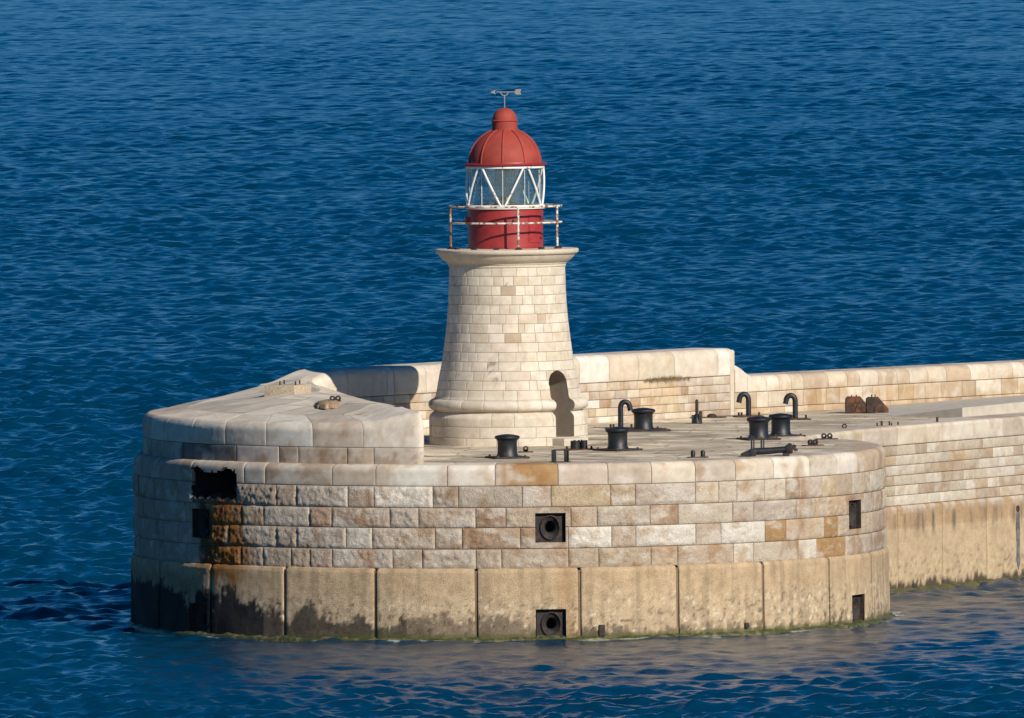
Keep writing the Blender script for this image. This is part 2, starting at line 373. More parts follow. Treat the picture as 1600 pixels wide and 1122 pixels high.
# ------------------------------------------------------------------ round pier head
RH = 10.12; SX = lambda px, R=RH: R*math.asin(max(-1, min(1, (px-796.6)/587.)))    # joint position measured round the head
pier = thing('pier_head', (0, 0, WZ), 'round limestone pier head with rock faced blocks on a stained concrete base', 'pier')
head = circle_path(0, 0, RH)
TH = [math.radians(v) for v in (-54.2, 6.0, 65.3)]
UPN = [(RH*a-.4, RH*a+.4, 2.45, 3.22) for a in TH]; LON = [(10.2*a-.4, 10.2*a+.4, -.10, .70) for a in TH]
def head_stains_tone(C, P, U, R, ed):
    px = 796.6+587*np.sin(np.arctan2(P[:, 0], -P[:, 1])); front = P[:, 1] < 1; z = P[:, 2]
    n = fbm(P, (5, 5, 1.6), 4, 51); n2 = fbm(P, (3, 3, 3), 4, 53)
    def mixin(C, k, c): return C+(np.array(c)-C)*np.clip(k, 0, 1)[:, None]
    k = sstep(316, 336, px+(n2-.5)*24)*sstep(402, 368, px+(n2-.5)*50)*sstep(3.6, 3.3, z)*(sstep(.2, .45, n)*.85+.2)
    ns = fbm(P, (9, 9, .35), 4, 58); k = np.maximum(k, sstep(322, 330, px)*sstep(394, 380, px)*sstep(3.62, 3.4, z)*sstep(.36, .5, ns))
    C = mixin(C, k*front, (.30, .115, .022)); k2 = sstep(316, 322, px)*sstep(345, 330, px)*sstep(3.7, 3.3, z)*sstep(.35, .5, n2)
    C = mixin(C, k2*.9*front, (.10, .045, .018)); k3 = k*sstep(.5, .62, n2); C = mixin(C, k3*.8, (.12, .05, .015)); C = mixin(C, k*sstep(.5, .62, ns)*.7*front, (.09, .035, .012))
    for c, w, z1, z0, a in ((1241, 9, 4.5, 1.7, .75), (880, 9, 2.5, 1.7, .7), (1334, 10, 2.5, 1.7, .8), (866, 20, 2.6, 1.75, .45), (600, 14, 4.5, 3.9, .6), (700, 14, 4.5, 3.95, .6), (430, 18, 4.4, 3.95, .4)):
        k = np.clip(1-np.abs(px+(n2-.5)*16-c)/w, 0, 1)*sstep(z1+.05, z1-.1, z)*sstep(z0-.1, z0+.1, z)*(.35+.9*n)
        C = mixin(C, k*a*front, (.31, .165, .075))
    k = sstep(.40, .6, fbm(P, (6, 6, .9), 4, 57))*sstep(777, 790, px)*sstep(872, 860, px)*(z > 3.9)*front
    C = mixin(C, k*.55, (.33, .18, .07))
    k = sstep(300, 240, px)*.12; C = C*(1-k[:, None]*front[:, None])  # slightly darker towards the left side
    return C
def row(joints, cols, z0, z1, last, R=RH):
    js = [SX(j, R) for j in joints]+[SX(last, R)]
    return [(a, b, z0, z1, PAL[c]) for a, b, c in zip(js[:-1], js[1:], cols)]
Z = [1.765, 2.285, 2.845, 3.375, 3.94]
B = []
B += row([221, 231, 262, 283, 307, 377, 439, 470, 549, 589, 679, 718, 815, 859, 950, 988, 1080, 1116, 1144, 1187, 1220, 1241, 1278, 1300, 1326, 1342, 1355], 'gglgdmtlnwgglytlycccglytlncgc', Z[3], Z[4], 1375)
B += row([217, 238, 254, 296, 385, 419, 490, 524, 613, 657, 744, 790, 889, 929, 1010, 1053, 1137, 1170, 1237, 1266, 1316, 1345, 1362], 'gggnnlbmlnbnnlbllglybgncc', Z[2], Z[3], 1376)
B += row([215, 262, 284, 330, 365, 439, 470, 546, 586, 682, 723, 812, 885, 951, 988, 1080, 1119, 1187, 1220, 1280, 1302, 1355], 'gggnnmlwlmbmwnwnwoyonnn', Z[1], Z[2], 1377)
B += row([218, 238, 253, 298, 322, 384, 418, 461, 490, 524, 617, 662, 744, 783, 885, 931, 1011, 1052, 1138, 1169, 1239, 1268, 1314, 1330, 1344], 'ggggnnnnmlnlmnnntnwlwollgow', Z[0], Z[1], 1377)
for a, b in zip(Z[:-1], Z[1:]):
    for lo, hi in ((SX(1376), RH*2.3), (-RH*2.5, SX(217))):
        s = lo
        while s < hi:
            e = min(s+random.choice((.7, 1.5)), hi); B.append((s, e, a, b, pick('gltnc'))); s = e
ash = profile([(0, Z[0]), (0, Z[-1])]); tz = Z[0]
WH = [(a, b, c-tz, d-tz) for a, b, c, d in UPN]
def hole_top(s): return 4.27+.07*np.sin(s*4.3)+.03*np.sin(s*11+1)+.012*np.sin(s*27)
def broken_wall(S, T): zz = T+tz; w = .02*np.sin(T*12)+.01*np.sin(T*27); return (S > SX(307)+w) & (S < SX(377)+w) & (zz > 3.53+.03*np.sin(S*17)) & (zz < 4.3)
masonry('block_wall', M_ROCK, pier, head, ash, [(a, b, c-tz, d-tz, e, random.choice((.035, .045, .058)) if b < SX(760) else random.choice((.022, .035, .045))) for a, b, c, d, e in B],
        gap=.011, cell=.034, bev=.022, bevd=.016, freq=10, holes=WH, cull=broken_wall, colfn=head_stains_tone, patch=1.05, skirt=.1)
cop = rounded(3.94, 4.5, .19, 1.35)
CB = row([210, 219, 239, 254, 307, 389, 422, 525, 592, 701, 774, 870, 946, 1013, 1080, 1142, 1201, 1258, 1302, 1334, 1365], 'gglgllmlwwollclcwlwtt', 0, cop.length, 1378)
for lo, hi in ((SX(1378), RH*2.0), (-RH*2.4, SX(210))):
    s = lo
    while s < hi: e = min(s+1.2, hi); CB.append((s, e, 0, cop.length, pick('clwt'))); s = e
def broken_cop(S, T): w = .02*np.sin((T+2.175)*12)+.01*np.sin((T+2.175)*27); return (S > SX(307)+w) & (S < SX(377)+w) & (T+3.94 < hole_top(S))
masonry('coping', M_SMOOTH, pier, head, cop, CB, gap=.012, cell=.06, bev=.02, bevd=.012, amp=.009, freq=5, cull=broken_cop, colfn=head_stains_tone, patch=1., skirt=.1)
mp_ = profile([(-.03, Z[0]), (-.03, Z[-1])])
quad_sheet('mortar', M_SMOOTH, pier, head, mp_, -RH*2.4, RH*2.3, .4, (.25, .2, .145), holes=[(a-.01, b+.01, c-.01, d+.01) for a, b, c, d in WH]+[(SX(303), SX(381), 3.47-tz, 4.5-tz)])
# broken opening: dark cavity behind the missing stones
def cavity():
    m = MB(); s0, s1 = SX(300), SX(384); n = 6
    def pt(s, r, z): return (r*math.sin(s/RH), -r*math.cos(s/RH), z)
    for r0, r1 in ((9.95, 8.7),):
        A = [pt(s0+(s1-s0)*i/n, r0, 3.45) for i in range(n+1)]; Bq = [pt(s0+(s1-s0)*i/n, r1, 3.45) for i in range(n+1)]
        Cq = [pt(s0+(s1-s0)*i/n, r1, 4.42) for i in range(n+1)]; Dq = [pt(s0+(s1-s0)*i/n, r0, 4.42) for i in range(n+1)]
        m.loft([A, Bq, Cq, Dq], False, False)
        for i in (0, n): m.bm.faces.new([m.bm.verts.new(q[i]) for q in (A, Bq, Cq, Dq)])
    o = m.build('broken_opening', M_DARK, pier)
    for px in (330, 362):
        s = SX(px); q = MB(); q.tube([pt(s, 9.1, 3.6), pt(s, 9.7, 3.56), pt(s-.04, 9.98, 3.5)], [.12, .1, .07], 10); q.build('rusty_pipe', M_RUST, o)
    fresh = plain('fresh_broken_stone', (.52, .45, .38), .9, 0, .2, 20, 0, bmp=.02)
    for i in range(26):
        c = MB(); s = random.uniform(SX(296), SX(392)); z = hole_top(np.array(s))+random.uniform(0, .14) if SX(305) < s < SX(379) else random.uniform(4.2, 4.4)
        bmesh.ops.create_icosphere(c.bm, subdivisions=1, radius=random.uniform(.03, .085), matrix=Matrix.Translation(pt(s, 10.06-max(0, float(z)-4.3)*.7, float(z))) @ Matrix.Diagonal((random.uniform(.7, 1.5), random.uniform(.6, 1), random.uniform(.5, 1), 1)) @ Matrix.Rotation(random.random()*3, 4, 'Z'))
        c.build('broken_stone', fresh, o, smooth=10)
cavity()
# concrete base
RC = 10.21; chead = circle_path(-.02, 0, RC); ct = 1.775
cprof = profile([(0.02, -1.2), (.02, -.2), (.01, .6), (0, 1.2), (0, ct-.1), (-.03, ct-.03), (-.1, ct), (-.26, ct)])
def conc_cols(C, P, U, R, ed):
    px = 796.6+590*np.sin(np.arctan2(P[:, 0], -P[:, 1])); z = P[:, 2]
    back = P[:, 1] > 2; px = np.where(back, 1300, px)
    s = U[:, 0]; Q = np.stack([s, s*0, z], 1)
    st = fbm(Q, (7, 1, .35), 4, 71); pit = fbm(P, 11, 4, 73, .65); lump = fbm(P, 2.3, 4, 75)
    C = np.array([.51, .385, .245])*(.86+.28*lump[:, None])*(1-.22*sstep(.48, .7, st)[:, None])
    up = sstep(.75, 1.25, z+(lump-.5)*.7)[:, None]
    C = C*(1-up*.05)+np.array([.02, .006, -.005])*(up-.5)
    spk = sstep(.6, .72, pit)*(1-.85*up[:, 0]); C = C+(np.array([.70, .61, .46])-C)*(spk*.75)[:, None]
    drk = sstep(.42, .3, pit)*(1-.8*up[:, 0]); C = C*(1-.55*drk[:, None])
    zb = np.interp(px, [200, 260, 300, 340, 400, 450, 520, 590, 650, 740, 800, 900, 960, 1050, 1200, 1390], [1.3, 1.15, .8, .95, .9, .5, .7, .35, .5, .42, .4, .08, .14, .16, .08, .1])
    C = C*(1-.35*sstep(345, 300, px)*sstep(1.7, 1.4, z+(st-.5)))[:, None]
    e = z-zb+(pit-.5)*.55-(lump-.5)*(.6+.9*(px < 660))-(fbm(Q, (14, 1, 1.6), 4, 77)-.5)*.55; k = sstep(.14, -.16, e)*np.where(px < 640, .95+.25*fbm(P, 1.3, 3, 79), .5+.6*fbm(P, 1.3, 3, 79))
    C = C+(np.array([.022, .019, .016])+.02*pit[:, None]-C)*(k*(.8+.15*(px < 420)))[:, None]
    g = sstep(.07, -.03, z-.06*lump)*sstep(420, 560, px); C = C+(np.array([.075, .085, .02])-C)*(.7*g)[:, None]
    ru = np.clip(1-np.abs(px-356-(lump-.5)*60)/50, 0, 1)*sstep(1.2, 1.7, z+(st-.5)*.9); C = C+(np.array([.30, .135, .035])-C)*np.clip(ru*1.5, 0, 1)[:, None]
    ru = np.clip(1-np.abs(px-880)/22, 0, 1)*sstep(.3, .9, st+.3); C = C+(np.array([.34, .19, .075])-C)*(.45*ru)[:, None]
    return C
PJ = [10.3+15.3*k for k in range(-12, 12)]
PB = [(RC*math.radians(a), RC*math.radians(a+15.3), 0, cprof.length, (.4, .3, .2), random.choice((.012, .02))) for a in PJ]
CH = [(a, b, cprof.t[1]+(c+.2), cprof.t[1]+(d+.2)) for a, b, c, d in LON]
masonry('concrete_base', M_CONC, pier, chead, cprof, PB, gap=.085, cell=.055, bev=.03, bevd=.02, freq=9, holes=CH, colfn=conc_cols, patch=.1, skirt=.12)
jp = profile([(-.05, -1.2), (-.05, ct-.06)])
quad_sheet('joint_filler', M_CONC, pier, chead, jp, -RC*2.9, RC*2.9,   .3, (.22, .16, .10), holes=[(a-.02, b+.02, c+1.2-.02, d+1.2+.02) for a, b, c, d in LON])
def ledge():
    rs = []; n = 420
    for o, z in ((-.12, .07), (.01, .03), (.04, -.0), (.11, -.03), (.13, -.07), (.12, -.5)):
        ring = []
        for i in range(n):
            a = 2*math.pi*i/n; w = .018*math.sin(a*37)+.014*math.sin(a*61+1)+.012*math.sin(a*113)+.01*math.sin(a*211)
            r = 10.22+o*(1+.0)+w*.55*(o > 0); ring.append((r*math.sin(a), -r*math.cos(a), z-.06+w*.5))
        rs.append(ring)
    m = MB(); m.loft(rs, True, False); m.build('algae_ledge', M_ALGAE, pier)
ledge()
# mooring ports
def port(a, R, z0, z1, mt):
    c, s_ = math.cos(a), math.sin(a); ax = Vector((s_, -c, 0)); tx = Vector((c, s_, 0)); zc = (z0+z1)/2; hh = (z1-z0)/2
    base = ax*(R-.14)+Vector((0, 0, zc))
    fr = lambda u, v, d: base+tx*u+Vector((0, 0, v))+ax*d
    m = MB(); ov = lambda ru, rv, d, n=32: [fr(ru*math.cos(t), rv*math.sin(t), d) for t in np.linspace(0, 2*math.pi, n, endpoint=False)]
    def sq(h, hv, d, n=32):
        out = []
        for t in np.linspace(0, 2*math.pi, n, endpoint=False):
            k = 1/max(abs(math.cos(t)), abs(math.sin(t))); out.append(fr(h*k*math.cos(t), hv*k*math.sin(t), d))
        return out
    m.loft([sq(.399, hh-.001, .14), sq(.396, hh-.004, 0), ov(.27, .33, 0), ov(.265, .325, .03), ov(.235, .295, .035), ov(.21, .27, .0), ov(.15, .18, -.04), ov(.12, .145, -.12), ov(.11, .13, -.5), ov(.02, .02, -.52), ov(.001, .001, -.53)], True, False)
    o = m.build('mooring_port', mt, pier)
    m = MB(); pts = ov(.25, .31, .028, 36); m.tube(pts+pts[:2], .022, 6, False); m.build('port_ring', mt, o)
for a, u, l in zip(TH, UPN, LON):
    port(a, RH, u[2], u[3], M_DRUST); port(a, RC, l[2], l[3], M_DRUST)
for px, z, w in ((933, .12, .16), (1152, .12, .12)):
    s = SX(px, RC); a = s/RC; m = MB(); m.box((0, 0, 0), (w, .16, .3 if px < 1000 else .14), 0, .015)
    m.build('drain_outlet', M_DRUST, pier, move=((RC+.0)*math.sin(a), -(RC+.0)*math.cos(a), z), rz=a)

# ------------------------------------------------------------------ quay arm running away to the right
AP = [(7.7, 4.9), (8.3, 6.4), (9.1, 8.6), (9.8, 10.2), (10.5, 11.55)]; ad = Vector((.515, .857)).normalized()
AP += [(10.5+ad.x*k, 11.55+ad.y*k) for k in (3, 6, 9, 14, 22, 34)]
arm = poly_path(AP); AL = arm.length
quay = thing('quay_wall', (10.5, 11.6, WZ), 'long straight limestone quay wall receding to the right behind the round head', 'quay')
acop = rounded(3.98, 4.52, .1, 1.5); s = 0; Bk = []
while s < AL: e = min(s+random.uniform(1.6, 2.4), AL); Bk.append((s, e, 0, acop.length, pick('kcl'))); s = e
masonry('coping', M_SMOOTH, quay, arm, acop, Bk, gap=.016, cell=.08, bev=.03, bevd=.02, amp=.003, patch=.6)
AZ = [2.3]; 
for k in range(6): AZ.append(2.3+(k+1)*(3.98-2.3)/6)
af = profile([(.0, 2.3), (.0, 3.98)])
masonry('block_wall', M_ROCK, quay, arm, af, [(a, b, c-2.3, d-2.3, e) for a, b, c, d, e in courses(0, AL, AZ, .7, 1.5, 'nccttyckkcl')], gap=.011, cell=.06, bev=.02, bevd=.012, amp=.012, freq=8, patch=.7)
ac = profile([(.1, -1.2), (.1, -.1), (.1, .8), (.1, 1.6), (.1, 2.2), (.06, 2.28), (-.1, 2.3)])
def arm_cols(C, P, U, R, ed):
    s, z = U[:, 0], P[:, 2]; Q = np.stack([s, s*0, z], 1); st = fbm(Q, (5, 1, .5), 5, 81, .6); pit = fbm(P, 10, 4, 83, .65); lump = fbm(P, 1.7, 4, 85)
    C = np.array([.50, .38, .24])*(.85+.3*lump[:, None])
    lo = sstep(1.2, .7, z)[:, None]; C = C+(np.array([.66, .57, .42])-C)*(sstep(.58, .72, pit)*.5)[:, None]*(.3+.7*lo); C = C*(1-.45*sstep(.42, .3, pit)[:, None]*(.3+.7*lo))
    band = sstep(1.62, 1.72, z+(st-.5)*.25); C = C*(1-band[:, None]*np.array([.16, .24, .3])*(.6+.8*st[:, None]))
    d = sstep(.52, .72, st)*sstep(1.2, 1.9, z)*sstep(2.32, 2.2, z); C = C+(np.array([.14, .115, .095])-C)*(.75*d*np.where((s > 9) & (s < 11.5), 1.2, .75)).clip(0, 1)[:, None]
    d = sstep(.56, .7, st+.12*(z > 2.1))*sstep(1.95, 2.28, z); C = C+(np.array([.66, .62, .55])-C)*(.5*d)[:, None]
    e = z-.12-(lump-.5)*.3-(fbm(Q, (9, 1, 1.5), 4, 87)-.5)*.5; C = C+(np.array([.028, .024, .018])-C)*(.88*sstep(.08, -.08, e))[:, None]
    return C
Bk = []; s = 0
while s < AL: e = min(s+2.55, AL); Bk.append((s, e, 0, ac.length, PAL['t'], .012)); s = e
masonry('concrete_base', M_CONC, quay, arm, ac, Bk, gap=.03, cell=.07, bev=.03, bevd=.02, freq=9, colfn=arm_cols, patch=.1)
def arm_ledge():
    m = MB(); ring = []
    for o, z in ((.05, .07), (.14, .03), (.24, -.03), (.33, -.12), (.36, -.6)):
        r = []
        for q in np.arange(4, AL, .12):
            x, y, nx, ny = (float(v) for v in arm(np.array(q))); w = .015*math.sin(q*7)+.012*math.sin(q*12.3+1)+.01*math.sin(q*23)
            r.append((x+nx*(o+w*.6), y+ny*(o+w*.6), z-.04+w*.6))
        ring.append(r)
    m.loft(ring, False, False); m.build('algae_ledge', plain('pale_algae', (.085, .08, .032), .5, 0, .5, 6, .25, (.05, .05, .015), .03), quay)
arm_ledge()
def on_arm(q, o, z):
    x, y, nx, ny = (float(v) for v in arm(np.array(q))); return Vector((x+nx*o, y+ny*o, z)), math.atan2(nx, -ny)
q0 = arm.s[4]+7.3
p, a = on_arm(q0, .1, 1.92); m = MB(); m.tube([(0, .3, 0), (0, -.02, 0)], .1, 14); m.build('drain_outlet', M_DARK, quay, move=p, rz=a)
p, a = on_arm(q0-.03, .118, 1.05); m = MB()
m.prism([(-.05, .75), (.1, .78), (.12, .2), (.09, -.3), (.1, -.7), (.03, -.85), (-.06, -.6), (-.05, -.1), (-.09, .3)], 'Y', -.012, .03); m.build('drip_stain', plain('lime_drip', (.12, .12, .115), .8, 0, .6, 7), quay, move=p, rz=a)
p, a = on_arm(arm.s[4]+1.25, .1, .0); m = MB(); m.tube([(0, .2, 0), (0, -.03, 0)], .11, 12); m.build('drain_outlet', M_DARK, quay, move=p, rz=a)

# ------------------------------------------------------------------ paving of the head and the arm
P0, P1 = (-5.2, 6.45), (6.33, 21.55); LD = Vector((.66, .75)).normalized()
LOW_END = (P1[0]+LD.x*40, P1[1]+LD.y*40)
def paving():
    R = 8.86; out = []
    for i in range(90):
        a = math.radians(118-(118+150)*i/89); out.append((R*math.sin(a), -R*math.cos(a)))
    out += [P0, (P0[0]-.6, P0[1]+.8), (P1[0]-.5, P1[1]+.4), (LOW_END[0]-.5, LOW_END[1]+.5)]
    for q in (AL, arm.s[8], arm.s[7], arm.s[6], arm.s[5], arm.s[4], arm.s[3], arm.s[2], arm.s[1]):
        x, y, nx, ny = (float(v) for v in arm(np.array(q))); out.append((x-nx*1.35, y-ny*1.35))
    m = MB(); f = m.bm.faces.new([m.bm.verts.new((x, y, 4.499)) for x, y in out]); f.normal_update()
    if f.normal.z < 0: f.normal_flip()
    bmesh.ops.triangulate(m.bm, faces=[f])
    mt, nt, b = mat('worn_flagstones'); b.inputs['Roughness'].default_value = .9; b.inputs['Specular IOR Level'].default_value = .25
    tc = node(nt, 'ShaderNodeTexCoord'); mp = node(nt, 'ShaderNodeMapping'); mp.inputs['Rotation'].default_value = (0, 0, .55); nt.links.new(tc.outputs['Object'], mp.inputs[0])
    br = node(nt, 'ShaderNodeTexBrick'); nt.links.new(mp.outputs[0], br.inputs['Vector']); br.offset = .43; br.squash = 1.4; br.squash_frequency = 3
    for k, v in (('Scale', 1.), ('Mortar Size', .018), ('Mortar Smooth', .3), ('Bias', -.1), ('Brick Width', 1.15), ('Row Height', .78)): br.inputs[k].default_value = v
    br.inputs['Color1'].default_value = (.44, .38, .295, 1); br.inputs['Color2'].default_value = (.82, .735, .59, 1); br.inputs['Mortar'].default_value = (.15, .125, .095, 1)
    n1 = noise_node(nt, .55, 6, .65, tc.outputs['Object']); n2 = noise_node(nt, 5, 6, .7, tc.outputs['Object'])
    c = mixc(nt, 'MULTIPLY', 1, br.outputs[0], ramp(nt, n1.outputs['Fac'], [(.3, (.72, .7, .68)), (.72, (1.25, 1.22, 1.16))]).outputs[0])
    c = mixc(nt, 'MULTIPLY', 1, c, ramp(nt, n2.outputs['Fac'], [(.3, (.78, .77, .76)), (.7, (1.15, 1.15, 1.13))]).outputs[0])
    vo = node(nt, 'ShaderNodeTexVoronoi', feature='DISTANCE_TO_EDGE'); vo.inputs['Scale'].default_value = .75; nt.links.new(tc.outputs['Object'], vo.inputs['Vector'])
    c = mixc(nt, 'MULTIPLY', .8, c, ramp(nt, vo.outputs['Distance'], [(.008, (.5, .46, .4)), (.03, (1, 1, 1))]).outputs[0])
    vc = node(nt, 'ShaderNodeTexVoronoi'); vc.inputs['Scale'].default_value = .75; nt.links.new(tc.outputs['Object'], vc.inputs['Vector']); c = mixc(nt, 'MULTIPLY', .8, c, ramp(nt, vc.outputs['Color'], [(.1, (.78, .76, .74)), (.85, (1.22, 1.2, 1.15))]).outputs[0])
    nt.links.new(c, b.inputs['Base Color'])
    ad_ = node(nt, 'ShaderNodeMath', operation='MULTIPLY_ADD'); ad_.inputs[1].default_value = -.5; nt.links.new(br.outputs['Fac'], ad_.inputs[0]); nt.links.new(n2.outputs['Fac'], ad_.inputs[2]); bump(nt, b, ad_.outputs[0], .7, .03)
    o = m.build('pavement', mt, None, smooth=0); tag(o, 'worn limestone flagstone paving on top of the pier', kind='structure')
    # raised cement slab along the wall foot on the right
    m = MB(); poly = [((9.4, 25.0), 4.503), ((10.95, 19.6), 4.506), ((12.82, 18.05), 4.78), ((15.9, 23.15), 4.84), ((22, 33.3), 4.93), ((26, 41), 4.95)]
    m.loft([[(x, y, 4.3) for (x, y), z in poly], [(x, y, z) for (x, y), z in poly]])
    o = m.build('raised_pavement', plain('pale_cement', (.47, .42, .345), .9, 0, .12, 3), None, smooth=0); tag(o, 'pale raised cement slab rising along the foot of the low wall', kind='structure')
paving()

# ------------------------------------------------------------------ parapet walls behind
N_ = lambda v: v
wall = thing('parapet_wall', (0, 14, 4.5), 'tall limestone parapet with rounded coping behind the lighthouse', 'wall')
WP = [P0, (-1.97, 10.6), (2.1, 16.35), P1]; wp = poly_path(WP); WL = wp.length
cprof2 = profile([(0, 5.62), (0, 5.8), (0, 6.16)]+[(-.24+.24*math.cos(a), 6.16+.24*math.sin(a)) for a in np.linspace(0, math.pi/2, 7)[1:]]+[(-.7, 6.4), (-1.3, 6.4), (-1.5, 6.25), (-1.5, 4.0)])
def s_at(px, path, z, L):
    best = 0; bd = 1e9
    for q in np.linspace(-1, L+1, 900):
        x, y, _, _ = path(np.array(q)); d = abs(px-(800+FPX*(float(x)-.086)/(float(y)+DIST)+(z-9)*-.5))
        if d < bd: bd, best = d, q
    return best
def coping_drop(s, t): return -.34*(1-sstep(-.9, 1.0, s))*sstep(.2, .6, t)
cj = [-1.0]+[s_at(p_, wp, 6.2, WL) for p_ in (545, 606, 617, 668, 720, 770, 840, 908, 954, 1000, 1056, 1124)]+[WL]
masonry('coping', M_SMOOTH, wall, wp, cprof2, [(a, b, 0, cprof2.length, pick('kkcw')) for a, b in zip(cj[:-1], cj[1:])], gap=.02, cell=.09, bev=.03, bevd=.025, amp=.004, patch=.35, zfun=coping_drop)
wz = [4.47, 4.66, 4.9, 5.14, 5.38, 5.62]; wf = profile([(-.02, 4.47), (-.02, 5.62)]); sa, sb = s_at(998, wp, 5, WL), s_at(1058, wp, 5, WL)
WB = []
for a, b, c, d, e in courses(-.3, WL, wz, .45, .95, 'nctglcnbgwlt'):
    mid = (a+b)/2
    if sa < mid < sb and c > 4.6: e = PAL['y'] if random.random() < .7 else (.52, .42, .29)
    WB.append((a, b, c-4.47, d-4.47, e))
masonry('block_wall', M_SMOOTH, wall, wp, wf, WB, gap=.01, cell=.06, bev=.015, bevd=.012, amp=.01, freq=7, patch=.8)
def wall_end():
    x, y, nx, ny = (float(v) for v in wp(np.array(WL))); m = MB(); t = Vector((-ny, nx, 0)); n = Vector((nx, ny, 0)); rings = []
    outl = [(-.0, 4.3), (0, 6.16)]+[(-.24+.24*math.cos(a), 6.16+.24*math.sin(a)) for a in np.linspace(0, math.pi/2, 6)[1:]]+[(-1.3, 6.4), (-1.5, 6.25), (-1.5, 4.3)]
    for d, ins in ((-.02, 0), (.12, .0), (.24, .05), (.3, .13), (.32, .25)):
        rings.append([Vector((x, y, 0))+t*d+n*(min(o, -ins) if o > -.75 else max(o, -1.5+ins))+Vector((0, 0, min(z, 6.4-ins))) for o, z in outl])
    m.loft(rings)
    return m.build('wall_end', plain('cream_limestone', (.55, .48, .37), .9, 0, .1, 6), wall)
wall_end()
low = thing('parapet_wall', (11, 27, 4.5), 'lower limestone parapet with patchy ochre stains running off to the right', 'wall')
lp = poly_path([P1, (P1[0]+LD.x*8, P1[1]+LD.y*8), LOW_END]); 
lc = profile([(0, 5.12), (0, 5.36)]+[(-.22+.22*math.cos(a), 5.36+.22*math.sin(a)) for a in np.linspace(0, math.pi/2, 7)]+[(-.7, 5.58), (-1.2, 5.58), (-1.4, 5.4), (-1.4, 4)])
def lowz(s, t): return .36*(1-sstep(.2, 1.15, s))*sstep(0, .2, t)*1.0
js = [0.2]; 
while js[-1] < 22: js.append(js[-1]+random.choice((.55, .85, 1.1, .85)))
def ochre(C, P, U, R, ed):
    n = fbm(P, (1.2, 1.2, 2.2), 5, 91, .62); n2 = fbm(P, (6, 6, 1.5), 4, 93); k = sstep(.44, .6, n)*sstep(5.35, 5.0, P[:, 2]+(n2-.5)*.35)
    C = C+(np.array([.40, .27, .14])-C)*(.6*k)[:, None]; k = sstep(.5, .62, n2)*sstep(.5, .6, n)
    return C+(np.array([.62, .55, .44])-C)*(.5*k)[:, None]
masonry('coping', M_SMOOTH, low, lp, lc, [(a, b, 0, lc.length, pick('ckct')) for a, b in zip(js[:-1], js[1:])], gap=.014, cell=.07, bev=.02, bevd=.016, amp=.006, patch=.5, zfun=lowz, colfn=ochre)
lf = profile([(-.02, 4.47), (-.02, 5.12)])
masonry('block_wall', M_SMOOTH, low, lp, lf, [(a, b, c-4.47, d-4.47, e) for a, b, c, d, e in courses(.2, 22, [4.47, 4.66, 5.12], .7, 1.2, 'cttykc')], gap=.012, cell=.06, bev=.015, bevd=.012, amp=.012, freq=6, patch=.8, colfn=ochre)

